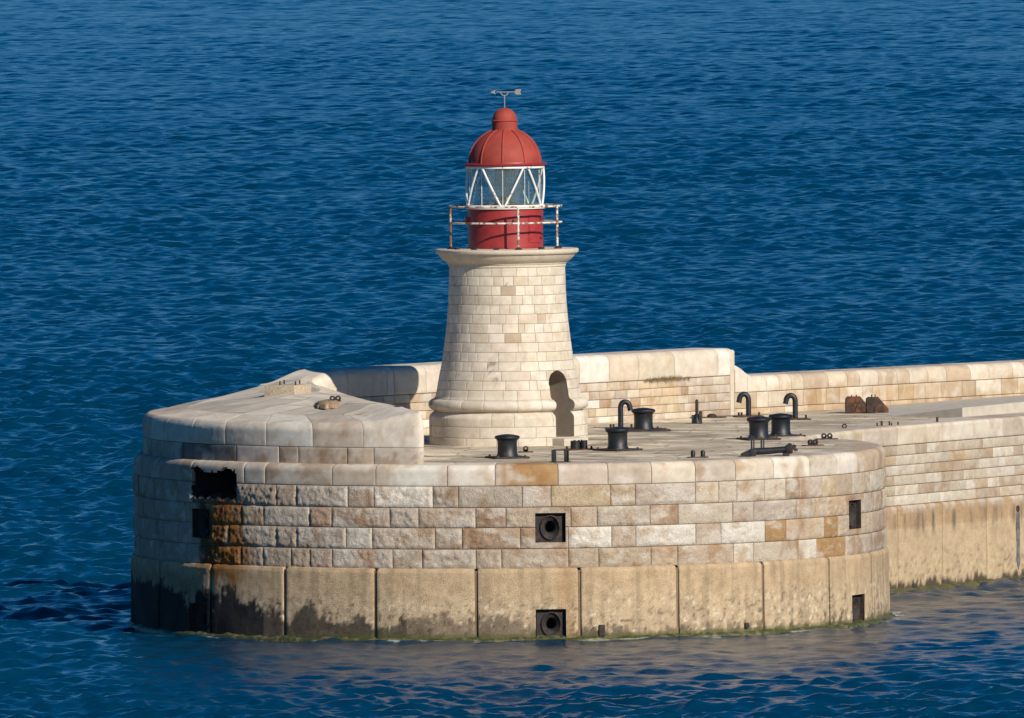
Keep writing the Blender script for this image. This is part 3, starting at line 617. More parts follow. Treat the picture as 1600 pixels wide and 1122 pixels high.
# ------------------------------------------------------------------ raised stone platform on the left
def platform():
    root = thing('stone_platform', (-5.5, -2, 4.45), 'raised wedge shaped limestone platform with rounded edges on the left of the head', 'platform')
    R = 9.88; pts = []
    for a in np.radians(np.arange(-147, -14.2, 1.)): pts.append((R*math.sin(a), -R*math.cos(a)))
    B_ = Vector((-5.1, 6.3)); F_ = Vector((R*math.sin(math.radians(-12.9)), -R*math.cos(math.radians(-12.9)))); ld = (B_-F_).normalized()
    p = Vector(pts[-1]); q0 = F_+ld*.28; c = Vector((F_.x+.0, F_.y))
    for t in np.linspace(0, 1, 9)[1:]: pts.append(tuple(p*(1-t)**2+c*2*t*(1-t)+q0*t*t))
    n = 26
    for i in range(1, n+1): pts.append(tuple(q0+(B_-q0)*i/n))
    path0 = poly_path(pts); CC = (-6.0, -1.6)
    def path(q):
        x, y, nx, ny = path0(q); dx, dy = x-CC[0], y-CC[1]; l = np.hypot(dx, dy); dx, dy = dx/l, dy/l; k = 1/np.clip(dx*nx+dy*ny, .62, 1)
        return x, y, dx*k, dy*k
    path.length, path.s = path0.length, path0.s; L = path.length; sF = path.s[len(pts)-n-4]
    sang = lambda deg: R*math.radians(deg+147)
    def zf(s, t):
        dz = np.interp(s, [0, sang(-129), sang(-108), sang(-60), sF-2.6, sF-1.3, sF-.35, sF+.5, L*.5+sF*.5, L], [.62, .2, .0, .0, .0, .06, .26, .31, .34, .42])
        return dz*sstep(.55, 1.35, t)
    pr = profile([(0, 4.4), (0, 4.94), (0, 5.33)]+[(-.26+.26*math.cos(a), 5.33+.26*math.sin(a)) for a in np.linspace(0, 1.2, 6)[1:]]+[(-.62, 5.615), (-1.25, 5.70)])
    c1 = pr.t[1]; sx = lambda px: R*(math.asin(max(-1, min(1, (px-796.6)/573.)))+math.radians(147))
    def jn(v, cols, t0, t1, amp):
        v = [sx(q) for q in v]; v += [sF+.15]; out = [(a, b, t0, t1, PAL[c], amp) for a, b, c in zip(v[:-1], v[1:], cols)]
        s = v[0]
        while s > .2: e = max(0, s-random.uniform(.9, 1.6)); out.append((e, s, t0, t1, pick('glc'), amp)); s = e
        s = v[-1]
        while s < L-.2: e = min(L, s+random.uniform(1, 1.7)); out.append((s, e, t0, t1, pick('kcl'), amp)); s = e
        return out
    bl = jn([232, 241, 272, 291, 377, 444, 474, 549, 590], 'ggldlmlll', 0, c1, .006)
    def grime(C, P, U, R_, ed):
        n = fbm(P, (3, 3, 2), 5, 95, .6); k = sstep(.5, .62, n)*sstep(5.0, 4.8, P[:, 2]); C = C*(1-.35*k[:, None]*np.array([.8, 1, 1.1]))
        return C
    masonry('wall', M_SMOOTH, root, path, pr, bl, gap=.014, cell=.06, bev=.02, bevd=.014, freq=8, patch=.7, colfn=grime)
    bl = jn([226, 240, 267, 309, 360, 424, 496, 574], 'lkkkkwlk', c1, pr.length, .008)
    masonry('coping', M_SMOOTH, root, path, pr, bl, gap=.008, cell=.05, bev=.012, bevd=.005, freq=9, patch=.7, zfun=zf)
    # sloping stone top
    s = np.linspace(0, L, 160); x, y, nx, ny = path(s); z = 5.698+zf(s, s*0+9); rim = [Vector((x[i]-nx[i]*1.24, y[i]-ny[i]*1.24, z[i])) for i in range(160)]
    cen = Vector((CC[0], CC[1], 6.1)); m = MB(); rings = []
    for f in (0, .2, .4, .6, .8, .97): rings.append([r.lerp(cen, f)+Vector((0, 0, .0*math.sin(math.pi*min(1, f))**.8)) for r in rim])
    m.loft(rings, True, True)
    mt, nt, b = mat('platform_slabs'); b.inputs['Roughness'].default_value = .9; tc = node(nt, 'ShaderNodeTexCoord'); mp = node(nt, 'ShaderNodeMapping'); mp.inputs['Rotation'].default_value = (0, 0, -.75); nt.links.new(tc.outputs['Object'], mp.inputs[0])
    br = node(nt, 'ShaderNodeTexBrick'); nt.links.new(mp.outputs[0], br.inputs['Vector']); br.offset = .4
    for k, v in (('Scale', 1.), ('Mortar Size', .02), ('Bias', 0.), ('Brick Width', 2.1), ('Row Height', 1.25)): br.inputs[k].default_value = v
    br.inputs['Color1'].default_value = (.46, .40, .325, 1); br.inputs['Color2'].default_value = (.70, .63, .51, 1); br.inputs['Mortar'].default_value = (.2, .165, .125, 1)
    n1 = noise_node(nt, 1.1, 6, .65, tc.outputs['Object']); n2 = noise_node(nt, 14, 5, .7, tc.outputs['Object'])
    cc = mixc(nt, 'MULTIPLY', 1, br.outputs[0], ramp(nt, n1.outputs['Fac'], [(.3, (.8, .77, .74)), (.7, (1.14, 1.13, 1.1))]).outputs[0]); nt.links.new(cc, b.inputs['Base Color']); bump(nt, b, n2.outputs['Fac'], .5, .02)
    m.build('top_slabs', mt, root, smooth=60)
platform()

# ------------------------------------------------------------------ lighthouse
TX, TY = -.025, 3.4
def lighthouse():
    root = thing('lighthouse', (TX, TY, 4.5), 'cream stone lighthouse tower with a red lantern and dome', 'lighthouse')
    out = [(2.158, 4.45), (2.158, 5.25), (2.13, 5.31), (2.03, 5.40), (2.02, 5.435)]
    out += [(2.03+.15*math.cos(a), 5.585+.15*math.sin(a)) for a in np.linspace(-1.45, 1.45, 9)]
    out += [(2.02, 5.75), (1.98, 5.8), (1.94, 6.0), (1.885, 6.31), (1.775, 6.83), (1.706, 7.36), (1.648, 7.84), (1.608, 8.36), (1.588, 8.89), (1.575, 9.34)]
    pr = profile([(r-2, z) for r, z in out]); path = circle_path(TX, TY, 2.0)
    zt = np.interp(np.array([o[1] for o in out]), [o[1] for o in out], pr.t); zs_ = np.array([o[1] for o in out])
    t_of = lambda z: float(np.interp(z, zs_, pr.t)); z_of = lambda t: np.interp(t, pr.t, zs_)
    ca = math.radians(46); hw = .355; dz0, dz1 = 4.72, 6.16      # doorway
    def inside(S, T):
        z = z_of(T); r = 2+prr(T); u = (S/2-ca); u = (u+math.pi) % (2*math.pi)-math.pi; x = np.sin(u)*r
        return (np.cos(u) > 0) & (np.abs(x) < hw) & (z > dz0) & ((z < dz1) | (x*x+(z-dz1)**2 < hw*hw))
    def near_door(s0, s1, t0, t1): return .016 if any(s0-.1 < 2*ca+2*math.pi*2*k+v < s1+.1 for k in (0, 1) for v in (-.5, -.25, 0, .25, .5)) and float(z_of(t0)) < 6.7 else .055
    prr = lambda T: pr(np.asarray(T))[0]
    zz = [4.45, 4.72, 5.02, 5.40, 5.75]; st = (9.34-5.75)/14; zz += [5.75+st*(i+1) for i in range(14)]
    bl = []
    for i, (a, b) in enumerate(zip(zz[:-1], zz[1:])):
        n = (15, 13, 12, 13)[i] if i < 4 else 24; s = random.random(); tot = 2*math.pi*2; s_end = s+tot; k = 0
        while s < s_end-.1:
            w = tot/n*random.choice((.65, 1, 1.3)); e = min(s+w, s_end)
            if s_end-e < .2: e = s_end
            bl.append((s, e, t_of(a), t_of(b), random.choice([PAL['k'], PAL['k'], (.60, .535, .435), (.64, .575, .475), (.58, .515, .415)]) if random.random() < .955 else pick('nct'))); s = e
    def soft(C, P, U, R, ed):
        n = fbm(P, (2.5, 2.5, 2.5), 5, 97, .65); k = sstep(.62, .7, n)*.5; k = np.where(R > .8, k*1.6, k*.5)
        return C+(np.array([.24, .19, .15])-C)*np.clip(k, 0, .8)[:, None]
    masonry('tower_wall', M_SMOOTH, root, path, pr, bl, gap=.008, cell=.055, bev=.008, bevd=.005, patch=.32, jit=.05, cull=inside, colfn=soft, skirt=.035, fine=near_door)
    tb = profile([(r-2-.015, z) for r, z in out]); quad_sheet('mortar', M_SMOOTH, root, path, tb, 2*(ca+.32), 2*(ca-.32+2*math.pi), .1, (.30, .25, .19))
    # door recess: reveal follows the wall's outline
    ax = Vector((math.sin(ca), -math.cos(ca), 0)); tx = Vector((math.cos(ca), math.sin(ca), 0)); o3 = Vector((TX, TY, 0))
    ol = [(-hw, z) for z in np.linspace(dz0, dz1, 50)]+[(-hw*math.cos(a), dz1+hw*math.sin(a)) for a in np.linspace(0, math.pi, 17)[1:-1]]+[(hw, z) for z in np.linspace(dz1, dz0, 50)]
    rad = lambda z: float(np.interp(z, zs_, [o[0] for o in out]))
    outer = [o3+tx*u+ax*(math.sqrt(max(0, rad(z)**2-u*u))-.006)+Vector((0, 0, z)) for u, z in ol]; dep = 1.08
    inner = [o3+tx*u+ax*dep+Vector((0, 0, z)) for u, z in ol]
    m = MB(); mid = [a.lerp(b, .5) for a, b in zip(outer, inner)]; m.loft([outer, mid, inner], False, False)
    m.bm.faces.new([m.bm.verts.new(v) for v in (outer[0], outer[-1], inner[-1], inner[0])])
    m.build('door_recess', plain('shaded_reveal', (.32, .265, .2), .9, 0, .1, 7), root, smooth=30)  # tower stone darkened in colour to carry the shade of the recess
    m = MB(); door = [o3+tx*u*.99+ax*(dep+.02)+Vector((0, 0, z)) for u, z in ol]; d2 = [v-ax*.06 for v in door]; m.loft([door, d2])
    for u in (-.2, 0, .2): m.box(o3+tx*u+ax*(dep+.025)+Vector((0, 0, 5.4)), (.012, .03, 1.3), ca)
    dr = m.build('door', M_DOOR, root); m = MB(); m.box(o3+tx*.28+ax*(dep+.05)+Vector((0, 0, 5.45)), (.03, .05, .14), ca, .008); m.build('handle', M_IRON, dr)
    m = MB(); m.box(o3+ax*2.3+Vector((0, 0, 4.59)), (.95, .5, .22), ca, .025); m.build('door_step', plain('worn_step', (.5, .44, .34), .9, 0, .1, 8), root)
    # cornice and gallery floor
    m = MB(); m.lathe([(1.4, 9.33), (1.60, 9.33), (1.60, 9.40), (1.625, 9.405), (1.63, 9.43), (1.68, 9.46), (1.76, 9.52), (1.83, 9.60), (1.86, 9.655), (1.86, 9.67), (1.905, 9.672), (1.94, 9.70), (1.95, 9.72), (1.95, 9.775), (1.93, 9.80), (.9, 9.82)], (TX, TY, 0), 96, False)
    m.build('cornice', plain('cornice_limestone', (.54, .47, .365), .88, 0, .12, 5, 0, bmp=.01), root, smooth=28)
    for k in range(15):
        a = 2*math.pi*k/15+.1; m = MB()
    LX = TX-.03; c = (LX, TY, 0)
    m = MB(); m.lathe([(1.06, 9.80), (1.06, 9.83), (1.022, 9.84), (1.022, 10.86), (1.04, 10.87), (1.04, 10.90), (.9, 10.905)], c, 72, False); drum = m.build('lantern_drum', M_RED, root, smooth=30)
    def curved_panel(a0, a1, z0, z1, r, th=.02):
        q = MB(); n = 10; A = [a0+(a1-a0)*i/n for i in range(n+1)]
        f = lambda a, z, rr: (LX+rr*math.sin(a), TY-rr*math.cos(a), z)
        q.loft([[f(a, z0, r) for a in A]+[f(a, z0, r+th) for a in A[::-1]], [f(a, z1, r) for a in A]+[f(a, z1, r+th) for a in A[::-1]]]); return q
    hatch = curved_panel(math.radians(38), math.radians(68), 9.98, 10.72, 1.021).build('hatch', M_RED, drum)
    for z in (10.1, 10.63):
        m = MB(); a = math.radians(67); m.box((LX+1.055*math.sin(a), TY-1.055*math.cos(a), z), (.14, .05, .05), a, .01); m.build('hinge', M_SEAM, hatch)
    m = MB(); a = math.radians(15); m.box((LX+1.05*math.sin(a), TY-1.05*math.cos(a), 10.58), (.13, .05, .09), a, .01); m.build('handle', M_SEAM, drum)
    m = MB(); a = math.radians(-83); m.box((LX+1.06*math.sin(a), TY-1.06*math.cos(a), 10.6), (.2, .1, .16), a, .02); m.build('vent_box', M_RED, drum)
    m = MB(); m.lathe([(.94, 10.89), (1.075, 10.89), (1.085, 10.90), (1.085, 10.97), (1.06, 11.0), (.94, 11.0)], c, 72, False); m.build('sill_ring', M_WHITE, root, smooth=30)
    # glazing
    m = MB(); m.lathe([(.985, 10.98), (.985, 12.03)], c, 72, False); m.build('glazing', M_GLASS, root, smooth=60)
    for k in range(10):
        a = math.radians(-4+36*k); m = MB(); m.tube([(LX+.995*math.sin(a), TY-.995*math.cos(a), 10.98), (LX+.995*math.sin(a), TY-.995*math.cos(a), 12.05)], .009, 6); m.build('mullion', M_WHITE, root)
    for k in range(5):
        for d in (-1, 1):
            b0 = math.radians(-4+72*k+d*3.2); b1 = math.radians(-4+72*k+d*33.5); pts = []
            for i in range(13):
                f = i/12; a = b0+(b1-b0)*f; r = 1.055; pts.append((LX+r*math.sin(a), TY-r*math.cos(a), 10.98+f*1.09))
            m = MB(); m.tube(pts, .03, 8); m.build('lattice_bar', M_WHITE, root)
    m = MB(); m.lathe([(.96, 11.99), (1.065, 11.99), (1.075, 12.0), (1.075, 12.06), (.96, 12.07)], c, 72, False); m.build('head_ring', M_WHITE, root, smooth=30)
    # lens
    m = MB(); m.lathe([(.0, 10.9), (.42, 10.9), (.42, 11.0), (.2, 11.02), (.14, 11.2), (.2, 11.22), (0, 11.23)], c, 32, False); lens = m.build('lamp_pedestal', plain('dull_bronze', (.1, .09, .07), .4, .5, .2), root, smooth=30)
    pf = [(.04, 11.24)]
    for i in range(9):
        z = 11.25+i*.075; r = .25-.1*abs((i-4)/4)**2; pf += [(r-.05, z), (r, z+.03), (r-.05, z+.07)]
    m = MB(); m.lathe(pf+[(.04, 11.95)], c, 32, False); m.build('lens', M_LENS, lens, smooth=20)
    m = MB()
    for k in range(8):
        a = 2*math.pi*k/8; m.tube([(LX+.26*math.sin(a), TY-.26*math.cos(a), 11.22), (LX+.26*math.sin(a), TY-.26*math.cos(a), 11.95)], .007, 6)
    m.ring((LX, TY, 11.22), .26, .010, 32, 6); m.ring((LX, TY, 11.95), .26, .010, 32, 6)
    for k in range(4):
        a = math.pi/4+math.pi/2*k; m.tube([(LX+.15*math.sin(a), TY-.15*math.cos(a), 11.1), (LX+.75*math.sin(a), TY-.75*math.cos(a), 10.98)], .02, 6)
    m.build('lens_frame', plain('brassy_frame', (.16, .15, .12), .4, .4, .2), lens)
    # dome
    m = MB(); m.lathe([(.95, 12.05), (1.085, 12.05), (1.1, 12.075), (1.14, 12.085), (1.145, 12.11), (1.13, 12.125), (1.01, 12.13), (1.0, 12.16)], c, 96, False); m.build('dome_rim', M_SEAM if 0 else M_RED, root, smooth=28)
    dr_ = lambda h: 1.0*math.sqrt(max(0, 1-(h/.955)**2))
    hs = [0, .08, .17, .26, .35, .44, .53, .62, .70, .77, .83, .88, .9]
    m = MB(); m.lathe([(dr_(h), 12.125+h) for h in hs], c, 96, False); dome = m.build('dome', M_DOME, root, smooth=40)
    for k in range(10):
        a = math.radians(-4+36*k); pts = [(LX+(dr_(h)+.008)*math.sin(a), TY-(dr_(h)+.008)*math.cos(a), 12.13+h) for h in hs]
        m = MB(); m.tube(pts, .02, 6); m.build('rib', M_DOME, dome)
        a2 = a-.028; pts = [(LX+(dr_(h)+.002)*math.sin(a2), TY-(dr_(h)+.002)*math.cos(a2), 12.13+h) for h in hs]
    m = MB(); m.lathe([(.42, 12.975), (.40, 13.0), (.365, 13.02), (.345, 13.03), (.345, 13.255), (.36, 13.26), (.372, 13.275), (.36, 13.29), (.342, 13.30)]+[(.335*math.cos(t), 13.30+.33*math.sin(t)) for t in np.linspace(0.03, 1.56, 12)], c, 48); m.build('cupola', M_DOME, root, smooth=30)
    # weather vane
    v = MB(); v.tube([(LX, TY, 13.6), (LX, TY, 13.98)], .014, 8); vane = v.build('weather_vane', M_VANE, root)
    v = MB(); zc = 14.06; v.ring((LX, TY, zc), .10, .014, 16, 6, math.pi/2, 3*math.pi/2, 'Y')
    v.tube([(LX-.22, TY, zc), (LX+.3, TY, zc)], .012, 8)
    v.prism([(LX-.38, zc), (LX-.235, zc+.062), (LX-.26, zc), (LX-.235, zc-.062)], 'Y', TY-.012, TY+.012)
    v.prism([(LX+.28, zc+.02), (LX+.32, zc+.07), (LX+.46, zc+.07), (LX+.43, zc), (LX+.46, zc-.07), (LX+.32, zc-.07), (LX+.28, zc-.02)], 'Y', TY-.012, TY+.012)
    v.build('arrow', M_VANE, vane)
    # gallery railing
    RR = 1.52; m = MB(); m.ring((LX, TY, 10.96), RR, .028, 80, 8); rail = m.build('gallery_railing', M_RAIL, root)
    m = MB(); m.ring((LX, TY, 10.52), RR, .026, 80, 8); m.build('lower_rail', M_RAIL, rail)
    for dg in (-80, 13, 67, 165, 205):
        a = math.radians(dg); x, y = LX+RR*math.sin(a), TY-RR*math.cos(a)
        m = MB(); m.tube([(x, y, 9.79), (x, y, 10.98)], .03, 8); po = m.build('post', plain('rusted_post', (.5, .4, .3), .7, 0, .2, 8, .6, (.19, .08, .03)) if dg == -80 else M_RAIL, rail)
        m = MB(); m.lathe([(.1, 9.80), (.1, 9.83), (.05, 9.85), (.035, 9.88)], (x, y, 0), 12); m.build('foot', M_DRUST, po)
    for dg in (-62, -10, 40, 78, -35):
        a = math.radians(dg); m = MB(); m.box((LX+1.5*math.sin(a), TY-1.5*math.cos(a), 9.83), (.15, .1, .07), a, .02); m.build('post_stub', M_DRUST, rail)
lighthouse()

# ------------------------------------------------------------------ mooring ironwork on the paving
DZ = 4.5
def bollard(x, y, label, rz=.3, plate=.95):
    t = thing('mooring_bollard', (x, y, DZ), label, 'bollard', 'black iron mooring bollards on the pier')
    m = MB(); m.box((0, 0, .025), (plate, plate, .05), rz, .008); m.build('base_plate', M_DRUST, t, move=(x, y, DZ))
    m = MB(); m.lathe([(.29, .05), (.285, .09), (.262, .12), (.258, .3), (.262, .46), (.29, .5), (.325, .52), (.335, .55), (.33, .58), (.30, .6), (.15, .63), (.0, .645)], (0, 0, 0), 36, False); m.build('post', M_IRON, t, move=(x, y, DZ))
    for k in range(4):
        m = MB(); a = rz+math.pi/4+k*math.pi/2; bmesh.ops.create_cone(m.bm, cap_ends=True, segments=6, radius1=.035, radius2=.03, depth=.04, matrix=Matrix.Translation((plate*.56*math.cos(a), plate*.56*math.sin(a), .07))); m.build('bolt', M_RUST, t, move=(x, y, DZ))
bollard(-.06, -6.1, 'black iron bollard on a square plate in front of the lighthouse')
bollard(2.9, -1.9, 'black iron bollard right of the lighthouse door, nearest to it', .75)
bollard(3.72, 11.0, 'black iron bollard partly hiding the left bent pipe by the wall', .2, 1.3)
bollard(6.8, 4.3, 'left bollard of the close pair behind the fallen iron boom', .35)
bollard(7.44, 6.2, 'right bollard of the close pair behind the fallen iron boom', .5, 1.0)
def goose(x, y, d, label, h=.62):
    t = thing('vent_pipe', (x, y, DZ), label, 'vent pipe', 'bent iron pipes on the pier'); r = .13
    m = MB(); pts = [(0, 0, 0), (0, 0, h*.4), (0, 0, h-r*1.3)]+[(d*(r-r*math.cos(a)), 0, h-r*1.3+r*1.25*math.sin(a)) for a in np.linspace(.25, math.pi, 11)]+[(d*2*r, 0, h-r*1.3-.09)]
    pts[-1] = (d*2*r+d*.02, 0, h-r*1.3-.08)
    m.tube(pts, .076, 14); m.build('pipe', M_IRON, t, move=(x, y, DZ), rz=.1)
    m = MB(); m.box((0, 0, .02), (.8, .55, .04), .2, .008); m.build('base_plate', M_RUST, t, move=(x, y, DZ))
    for bx in (-.28, -.2, .3): m = MB(); m.tube([(bx, -.1, .03), (bx, -.1, .14)], .03, 8); m.build('bolt', M_DRUST, t, move=(x, y, DZ))
goose(3.1, 12.4, 1, 'black pipe bent to the right behind a bollard near the lighthouse', .76)
goose(6.8, 19.9, -1, 'black pipe bent to the left closest to the end of the tall wall', .66)
goose(8.08, 17.6, -1, 'black pipe bent to the left standing right of the paired bollards', .70)
x, y = 5.27, 15.6; t = thing('marker_post', (x, y, DZ), 'slim iron post on a flared conical foot in the middle of the paving', 'post')
m = MB(); m.lathe([(.15, 0), (.15, .03), (.09, .22), (.06, .26), (.045, .28)], (0, 0, 0), 20); m.build('foot', M_IRON, t, move=(x, y, DZ))
m = MB(); m.lathe([(.045, .2), (.045, .62), (.04, .66), (.0, .69)], (0, 0, 0), 14, False); m.build('shaft', M_DRUST, t, move=(x, y, DZ))
for k in range(4):
    m = MB(); a = k*math.pi/2+.4; m.box((.11*math.cos(a), .11*math.sin(a), .13), (.1, .015, .24), a); m.build('fin', M_IRON, t, move=(x, y, DZ))
x, y = 5.55, 19.5; t = thing('iron_stub', (x, y, DZ), 'short rusty iron stub and half dome on a plate by the wall foot', 'iron fitting')
m = MB(); m.box((.1, 0, .015), (1.0, .3, .03), .1, .005); m.build('base_plate', M_RUST, t, move=(x, y, DZ))
m = MB(); m.lathe([(.055, .02), (.055, .17), (.04, .19), (0, .195)], (-.12, 0, 0), 14, False); m.build('peg', M_DRUST, t, move=(x, y, DZ))
m = MB(); m.lathe([(.15, .02), (.13, .08), (.08, .115), (0, .125)], (.2, .0, 0), 20, False); m.build('cap', M_DRUST, t, move=(x, y, DZ))
# broken twin bitts
x, y = 1.87, -1.2; t = thing('mooring_bitts', (x, y, DZ), 'broken pair of short iron bitts at the foot of the door step', 'bitts')
m = MB(); m.box((0, 0, .015), (.78, .4, .03), .08, .006); m.build('base_plate', M_RUST, t, move=(x, y, DZ))
for dx, r, h in ((-.1, .135, .24), (.13, .095, .25)):
    m = MB(); n = 22; top = [(r*math.cos(2*math.pi*k/n)+dx, r*math.sin(2*math.pi*k/n), h+random.uniform(-.025, .025)) for k in range(n)]; bt = [(p_[0], p_[1], .02) for p_ in top]; ins = [((p_[0]-dx)*.72+dx, p_[1]*.72, p_[2]) for p_ in top]; dn = [(p_[0], p_[1], .08) for p_ in ins]
    m.loft([bt, top, ins, dn], True, True); m.build('bitt', M_IRON, t, move=(x, y, DZ))
for bx in (-.33, .33): m = MB(); m.tube([(bx, 0, .02), (bx, 0, .1)], .03, 8); m.build('bolt', M_DRUST, t, move=(x, y, DZ))
# U bracket with a jagged link on top
x, y = 1.33, -9.1; t = thing('iron_bracket', (x, y, DZ), 'upright U shaped iron bracket on the rim above the orange stained block', 'bracket')
for dx in (-.16, .16):
    m = MB(); m.box((dx, 0, .17), (.12, .1, .34), 0, .015); m.box((dx*1.35, .02, .17), (.03, .2, .33), 0, .008); m.build('upright', M_IRON, t, move=(x, y, DZ))
m = MB(); m.tube([(-.17+.034*i, 0, .325+.014*(i % 2)) for i in range(11)], .02, 6); m.build('link', M_RUST, t, move=(x, y, DZ))
m = MB(); m.box((0, .02, .012), (.56, .3, .024), .05, .004); m.build('base_plate', M_RUST, t, move=(x, y, DZ))
# ring lug beside the first bollard
def lug(x, y, n, label, rz=0, sp=.15, group=None, z=DZ, mt=M_DRUST):
    t = thing('mooring_lug', (x, y, z), label, 'lug', group)
    m = MB(); m.box((0, 0, .015), (.2+.2*n, .2, .03), 0, .005); m.build('base_plate', M_RUST, t, move=(x, y, z), rz=rz)
    for k in range(n):
        dx = (k-(n-1)/2)*sp; q = MB(); R_, th = .075, .035; o1, i1 = [], []
        N = 20
        oc = [(dx+R_*math.cos(2*math.pi*i/N), .1+R_*math.sin(2*math.pi*i/N)) for i in range(N)]; ic = [(dx+.03*math.cos(2*math.pi*i/N), .105+.03*math.sin(2*math.pi*i/N)) for i in range(N)]
        f = lambda L, yy: [(p_[0], yy, p_[1]) for p_ in L]
        q.loft([f(ic, -th), f(oc, -th), f(oc, th), f(ic, th), f(ic, -th)], True, False); q.box((dx, 0, .04), (.13, .07, .08), 0, .005)
        q.build('eye', mt, t, move=(x, y, z), rz=rz)
lug(.43, -2.6, 1, 'single iron ring lug just right of the bollard in front of the lighthouse')
lug(8.18, .0, 2, 'pair of iron eyes on a rusty plate right of the fallen boom', .5)
lug(8.65, 4.0, 2, 'pair of iron eyes on the paving near the rim by the quay coping', .15, .16)
x, y = 4.98, -6.9; t = thing('iron_studs', (x, y, DZ), 'two short upright iron studs on a flat bar near the rim', 'studs')
m = MB(); m.box((0, 0, .015), (.56, .14, .03), .05, .005); m.build('base_plate', M_RUST, t, move=(x, y, DZ))
for dx in (-.13, .13):
    m = MB(); m.lathe([(.06, .02), (.062, .15), (.05, .185), (.02, .2), (0, .2)], (dx, 0, 0), 16, False); m.build('stud', M_IRON, t, move=(x, y, DZ))
# fallen boom
x, y = 6.9, -6.5; t = thing('iron_boom', (x, y, DZ), 'black iron boom lying along the rim with two upright prongs', 'boom')
m = MB(); m.prism([(-.78, 0), (-.78, .08), (-.58, .17), (-.50, .20), (-.42, .2), (-.40, .0)], 'Y', -.13, .13); m.box((-.46, 0, .1), (.16, .3, .2), 0, .015); m.build('shoe', M_IRON, t, move=(x, y, DZ))
m = MB(); m.tube([(-.45, 0, .13), (.0, 0, .15), (.48, 0, .19)], [.095, .09, .085], 18); m.build('barrel', M_IRON, t, move=(x, y, DZ))
m = MB(); m.tube([(.42, 0, .18), (.46, 0, .185), (.56, 0, .2), (.6, 0, .2)], [.11, .13, .13, .09], 14); m.box((.63, -.02, .24), (.1, .12, .14), 0, .03, .5); m.box((.52, .0, .3), (.1, .14, .1), 0, .03, .3); m.box((.68, 0, .17), (.1, .07, .07), 0, .02); m.build('flange', M_DRUST, t, move=(x, y, DZ))
m = MB(); m.box((.42, 0, .05), (.18, .2, .1), 0, .02); m.build('foot', M_DRUST, t, move=(x, y, DZ))
for dx, h in ((-.46, .52), (-.2, .47)):
    m = MB(); m.box((dx-.03, 0, .1+h/2-.02), (.045, .1, h-.06), 0, .008); m.box((dx+.03, .03, .1+h/2-.03), (.035, .1, h-.1), 0, .008); m.build('prong', M_IRON, t, move=(x, y, DZ))
# rusty covers by the low wall
x, y = 10.17, 22.0
def rusty(dx, poly, label, notch):
    t = thing('winch_cover', (x+dx, y, DZ), label, 'machine cover', 'rusty winch covers by the low wall')
    m = MB(); m.prism(poly, 'Y', -.03, .03); pl_ = m.build('face_plate', M_RUST, t, move=(x+dx, y-.2, DZ))
    m = MB()
    for a, b in zip(poly, poly[1:]+poly[:1]):
        v = Vector(b)-Vector(a); L = v.length; c_ = (Vector(a)+Vector(b))/2; m.box((c_.x, 0, c_.y), (L+.02, .42, .03), 0, .006, -math.atan2(v.y, v.x))
    m.build('rim', M_RUST, t, move=(x+dx, y, DZ))
    for px in notch[1:2]: m = MB(); m.box((px, -.03, .15), (.03, .04, .18), 0, .006, .35); m.build('stiffener', M_RUST, t, move=(x+dx, y-.22, DZ))
    for px in notch[:2]: m = MB(); m.tube([(px, 0, .4), (px, 0, .53)], .018, 6); m.build('bolt', M_DRUST, t, move=(x+dx, y, DZ))
rusty(-.28, [(-.27, .02), (-.27, .40), (-.22, .46), (.14, .46), (.28, .28), (.28, .02)], 'rusty boxy winch cover with square left edge at the low wall', [-.1, .03, .16])
rusty(.29, [(-.25, .02), (-.25, .40), (-.2, .44), (.08, .44), (.36, .12), (.36, .02)], 'rusty sloping winch cover with orange lower edge at the low wall', [-.1, .0, .14])
# small pins on the quay
x, y = 9.3, 10.9; t = thing('iron_ring', (x, y, DZ), 'little dark iron ring standing on the edge of the quay', 'ring'); m = MB(); m.ring((0, 0, .08), .055, .02, 16, 6, axis='Y'); m.build('ring', M_DRUST, t, move=(x, y, DZ)); m = MB(); m.lathe([(.05, 0), (.04, .02), (0, .022)], (0, 0, 0), 10, False); m.build('base', M_DRUST, t, move=(x, y, DZ))
for i, (x, y, h, lb) in enumerate(((10.25, 12.3, .11, 'thin iron pin, leftmost of the row of five on the quay edge'), (10.38, 12.45, .16, 'tallest thick iron pin, second from the left on the quay edge'), (10.6, 12.7, .14, 'iron pin in the middle of the row on the quay edge'), (10.66, 12.6, .09, 'shortest iron pin close beside the middle one on the quay edge'), (10.85, 12.9, .11, 'thin iron pin, last on the right of the row of five'), (12.0, 14.7, .16, 'lone stout iron pin further along the quay edge'))):
    m = MB(); m.lathe([(.024, 0), (.022, h*.9), (.012, h), (0, h)] if i not in (1, 5) else [(.035, 0), (.034, h*.9), (.02, h), (0, h)], (x, y, DZ), 10, False); o = m.build('iron_pin', M_DRUST, None); tag(o, lb, 'pin', 'iron pins on the quay edge')
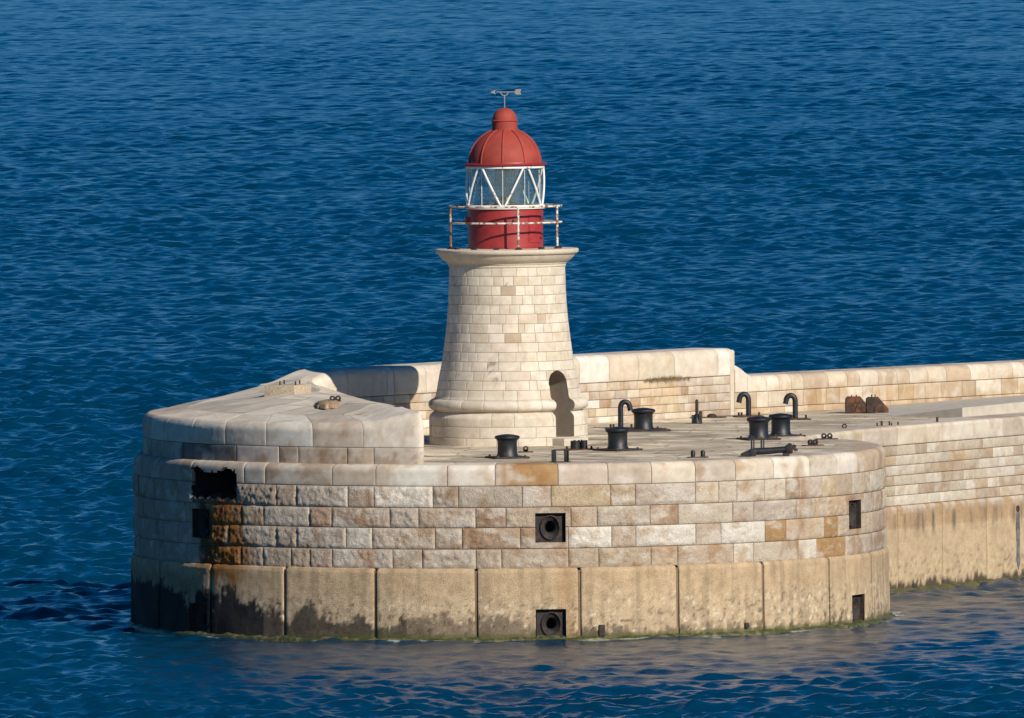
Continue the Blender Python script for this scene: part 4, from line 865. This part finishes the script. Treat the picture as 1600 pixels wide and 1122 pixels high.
# on the raised platform
x, y, z = -5.95, -1.1, 6.05; t = thing('stone_plinth', (x, y, z), 'low rough concrete block with bolts on the raised platform', 'plinth')
m = MB(); m.box((0, 0, .1), (.88, 1.2, .34), -.38, .02); m.build('block', M_CEM, t, move=(x, y, z))
for bx, by in ((-.2, -.4), (.22, -.5), (.32, .3), (-.1, .4)):
    m = MB(); m.tube([(bx, by, .25), (bx, by, .38)], .022, 6); m.build('bolt', M_DRUST, t, move=(x, y, z))
x, y, z = -4.78, -5.0, 5.9; t = thing('cement_mound', (x, y, z), 'rough cement patch under two iron eyes on the raised platform', 'cement patch')
m = MB(); n = 28; rings = []
for f, h in ((1, -.05), (.92, .05), (.7, .10), (.4, .14), (.05, .15)): rings.append([(f*(.4+.03*math.sin(k*3)+.02*math.sin(k*7))*math.cos(2*math.pi*k/n), f*(1.1+.1*math.sin(k*2))*math.sin(2*math.pi*k/n), h+random.uniform(-.015, .015)) for k in range(n)])
m.loft(rings); m.build('mound', plain('brown_cement', (.33, .23, .13), .95, 0, .5, 18, 0, bmp=.04), t, move=(x, y, z))
lug(-4.62, -5.15, 2, 'pair of dark iron eyes set in the cement patch on the raised platform', .2, .15, None, 5.99)
# dry weeds rooted in the wall joint
def weeds():
    m = MB(); s0, s1 = s_at(1006, wp, 5.6, WL), s_at(1078, wp, 5.6, WL)
    for i in range(420):
        q = random.uniform(s0, s1) if random.random() < .6 else random.gauss((s0*.55+s1*.45), .5); x, y, nx, ny = (float(v) for v in wp(np.array(q))); h = random.uniform(.06, .2)*(1.2-abs(q-(s0+s1)/2)/(s1-s0)); d = Vector((random.uniform(-.8, .8)+nx*.6, random.uniform(-.3, .3)+ny*.6, random.uniform(.2, 1))).normalized()*h
        b = Vector((x+nx*.01, y+ny*.01, 5.6+random.uniform(-.02, .03))); w = Vector((.008, .006, 0)); k = b+d*.6+Vector((nx*.03, ny*.03, 0)); e = b+d+Vector((nx*.05, ny*.05, -.04))
        v = m._v((b-w, b+w, k+w*.6, e, k-w*.6)); m.bm.faces.new(v)
    o = m.build('dry_weeds', M_WEED, None, smooth=0); tag(o, 'dry brown weeds growing from the joint under the tall wall coping', 'weeds', kind='stuff')
weeds()
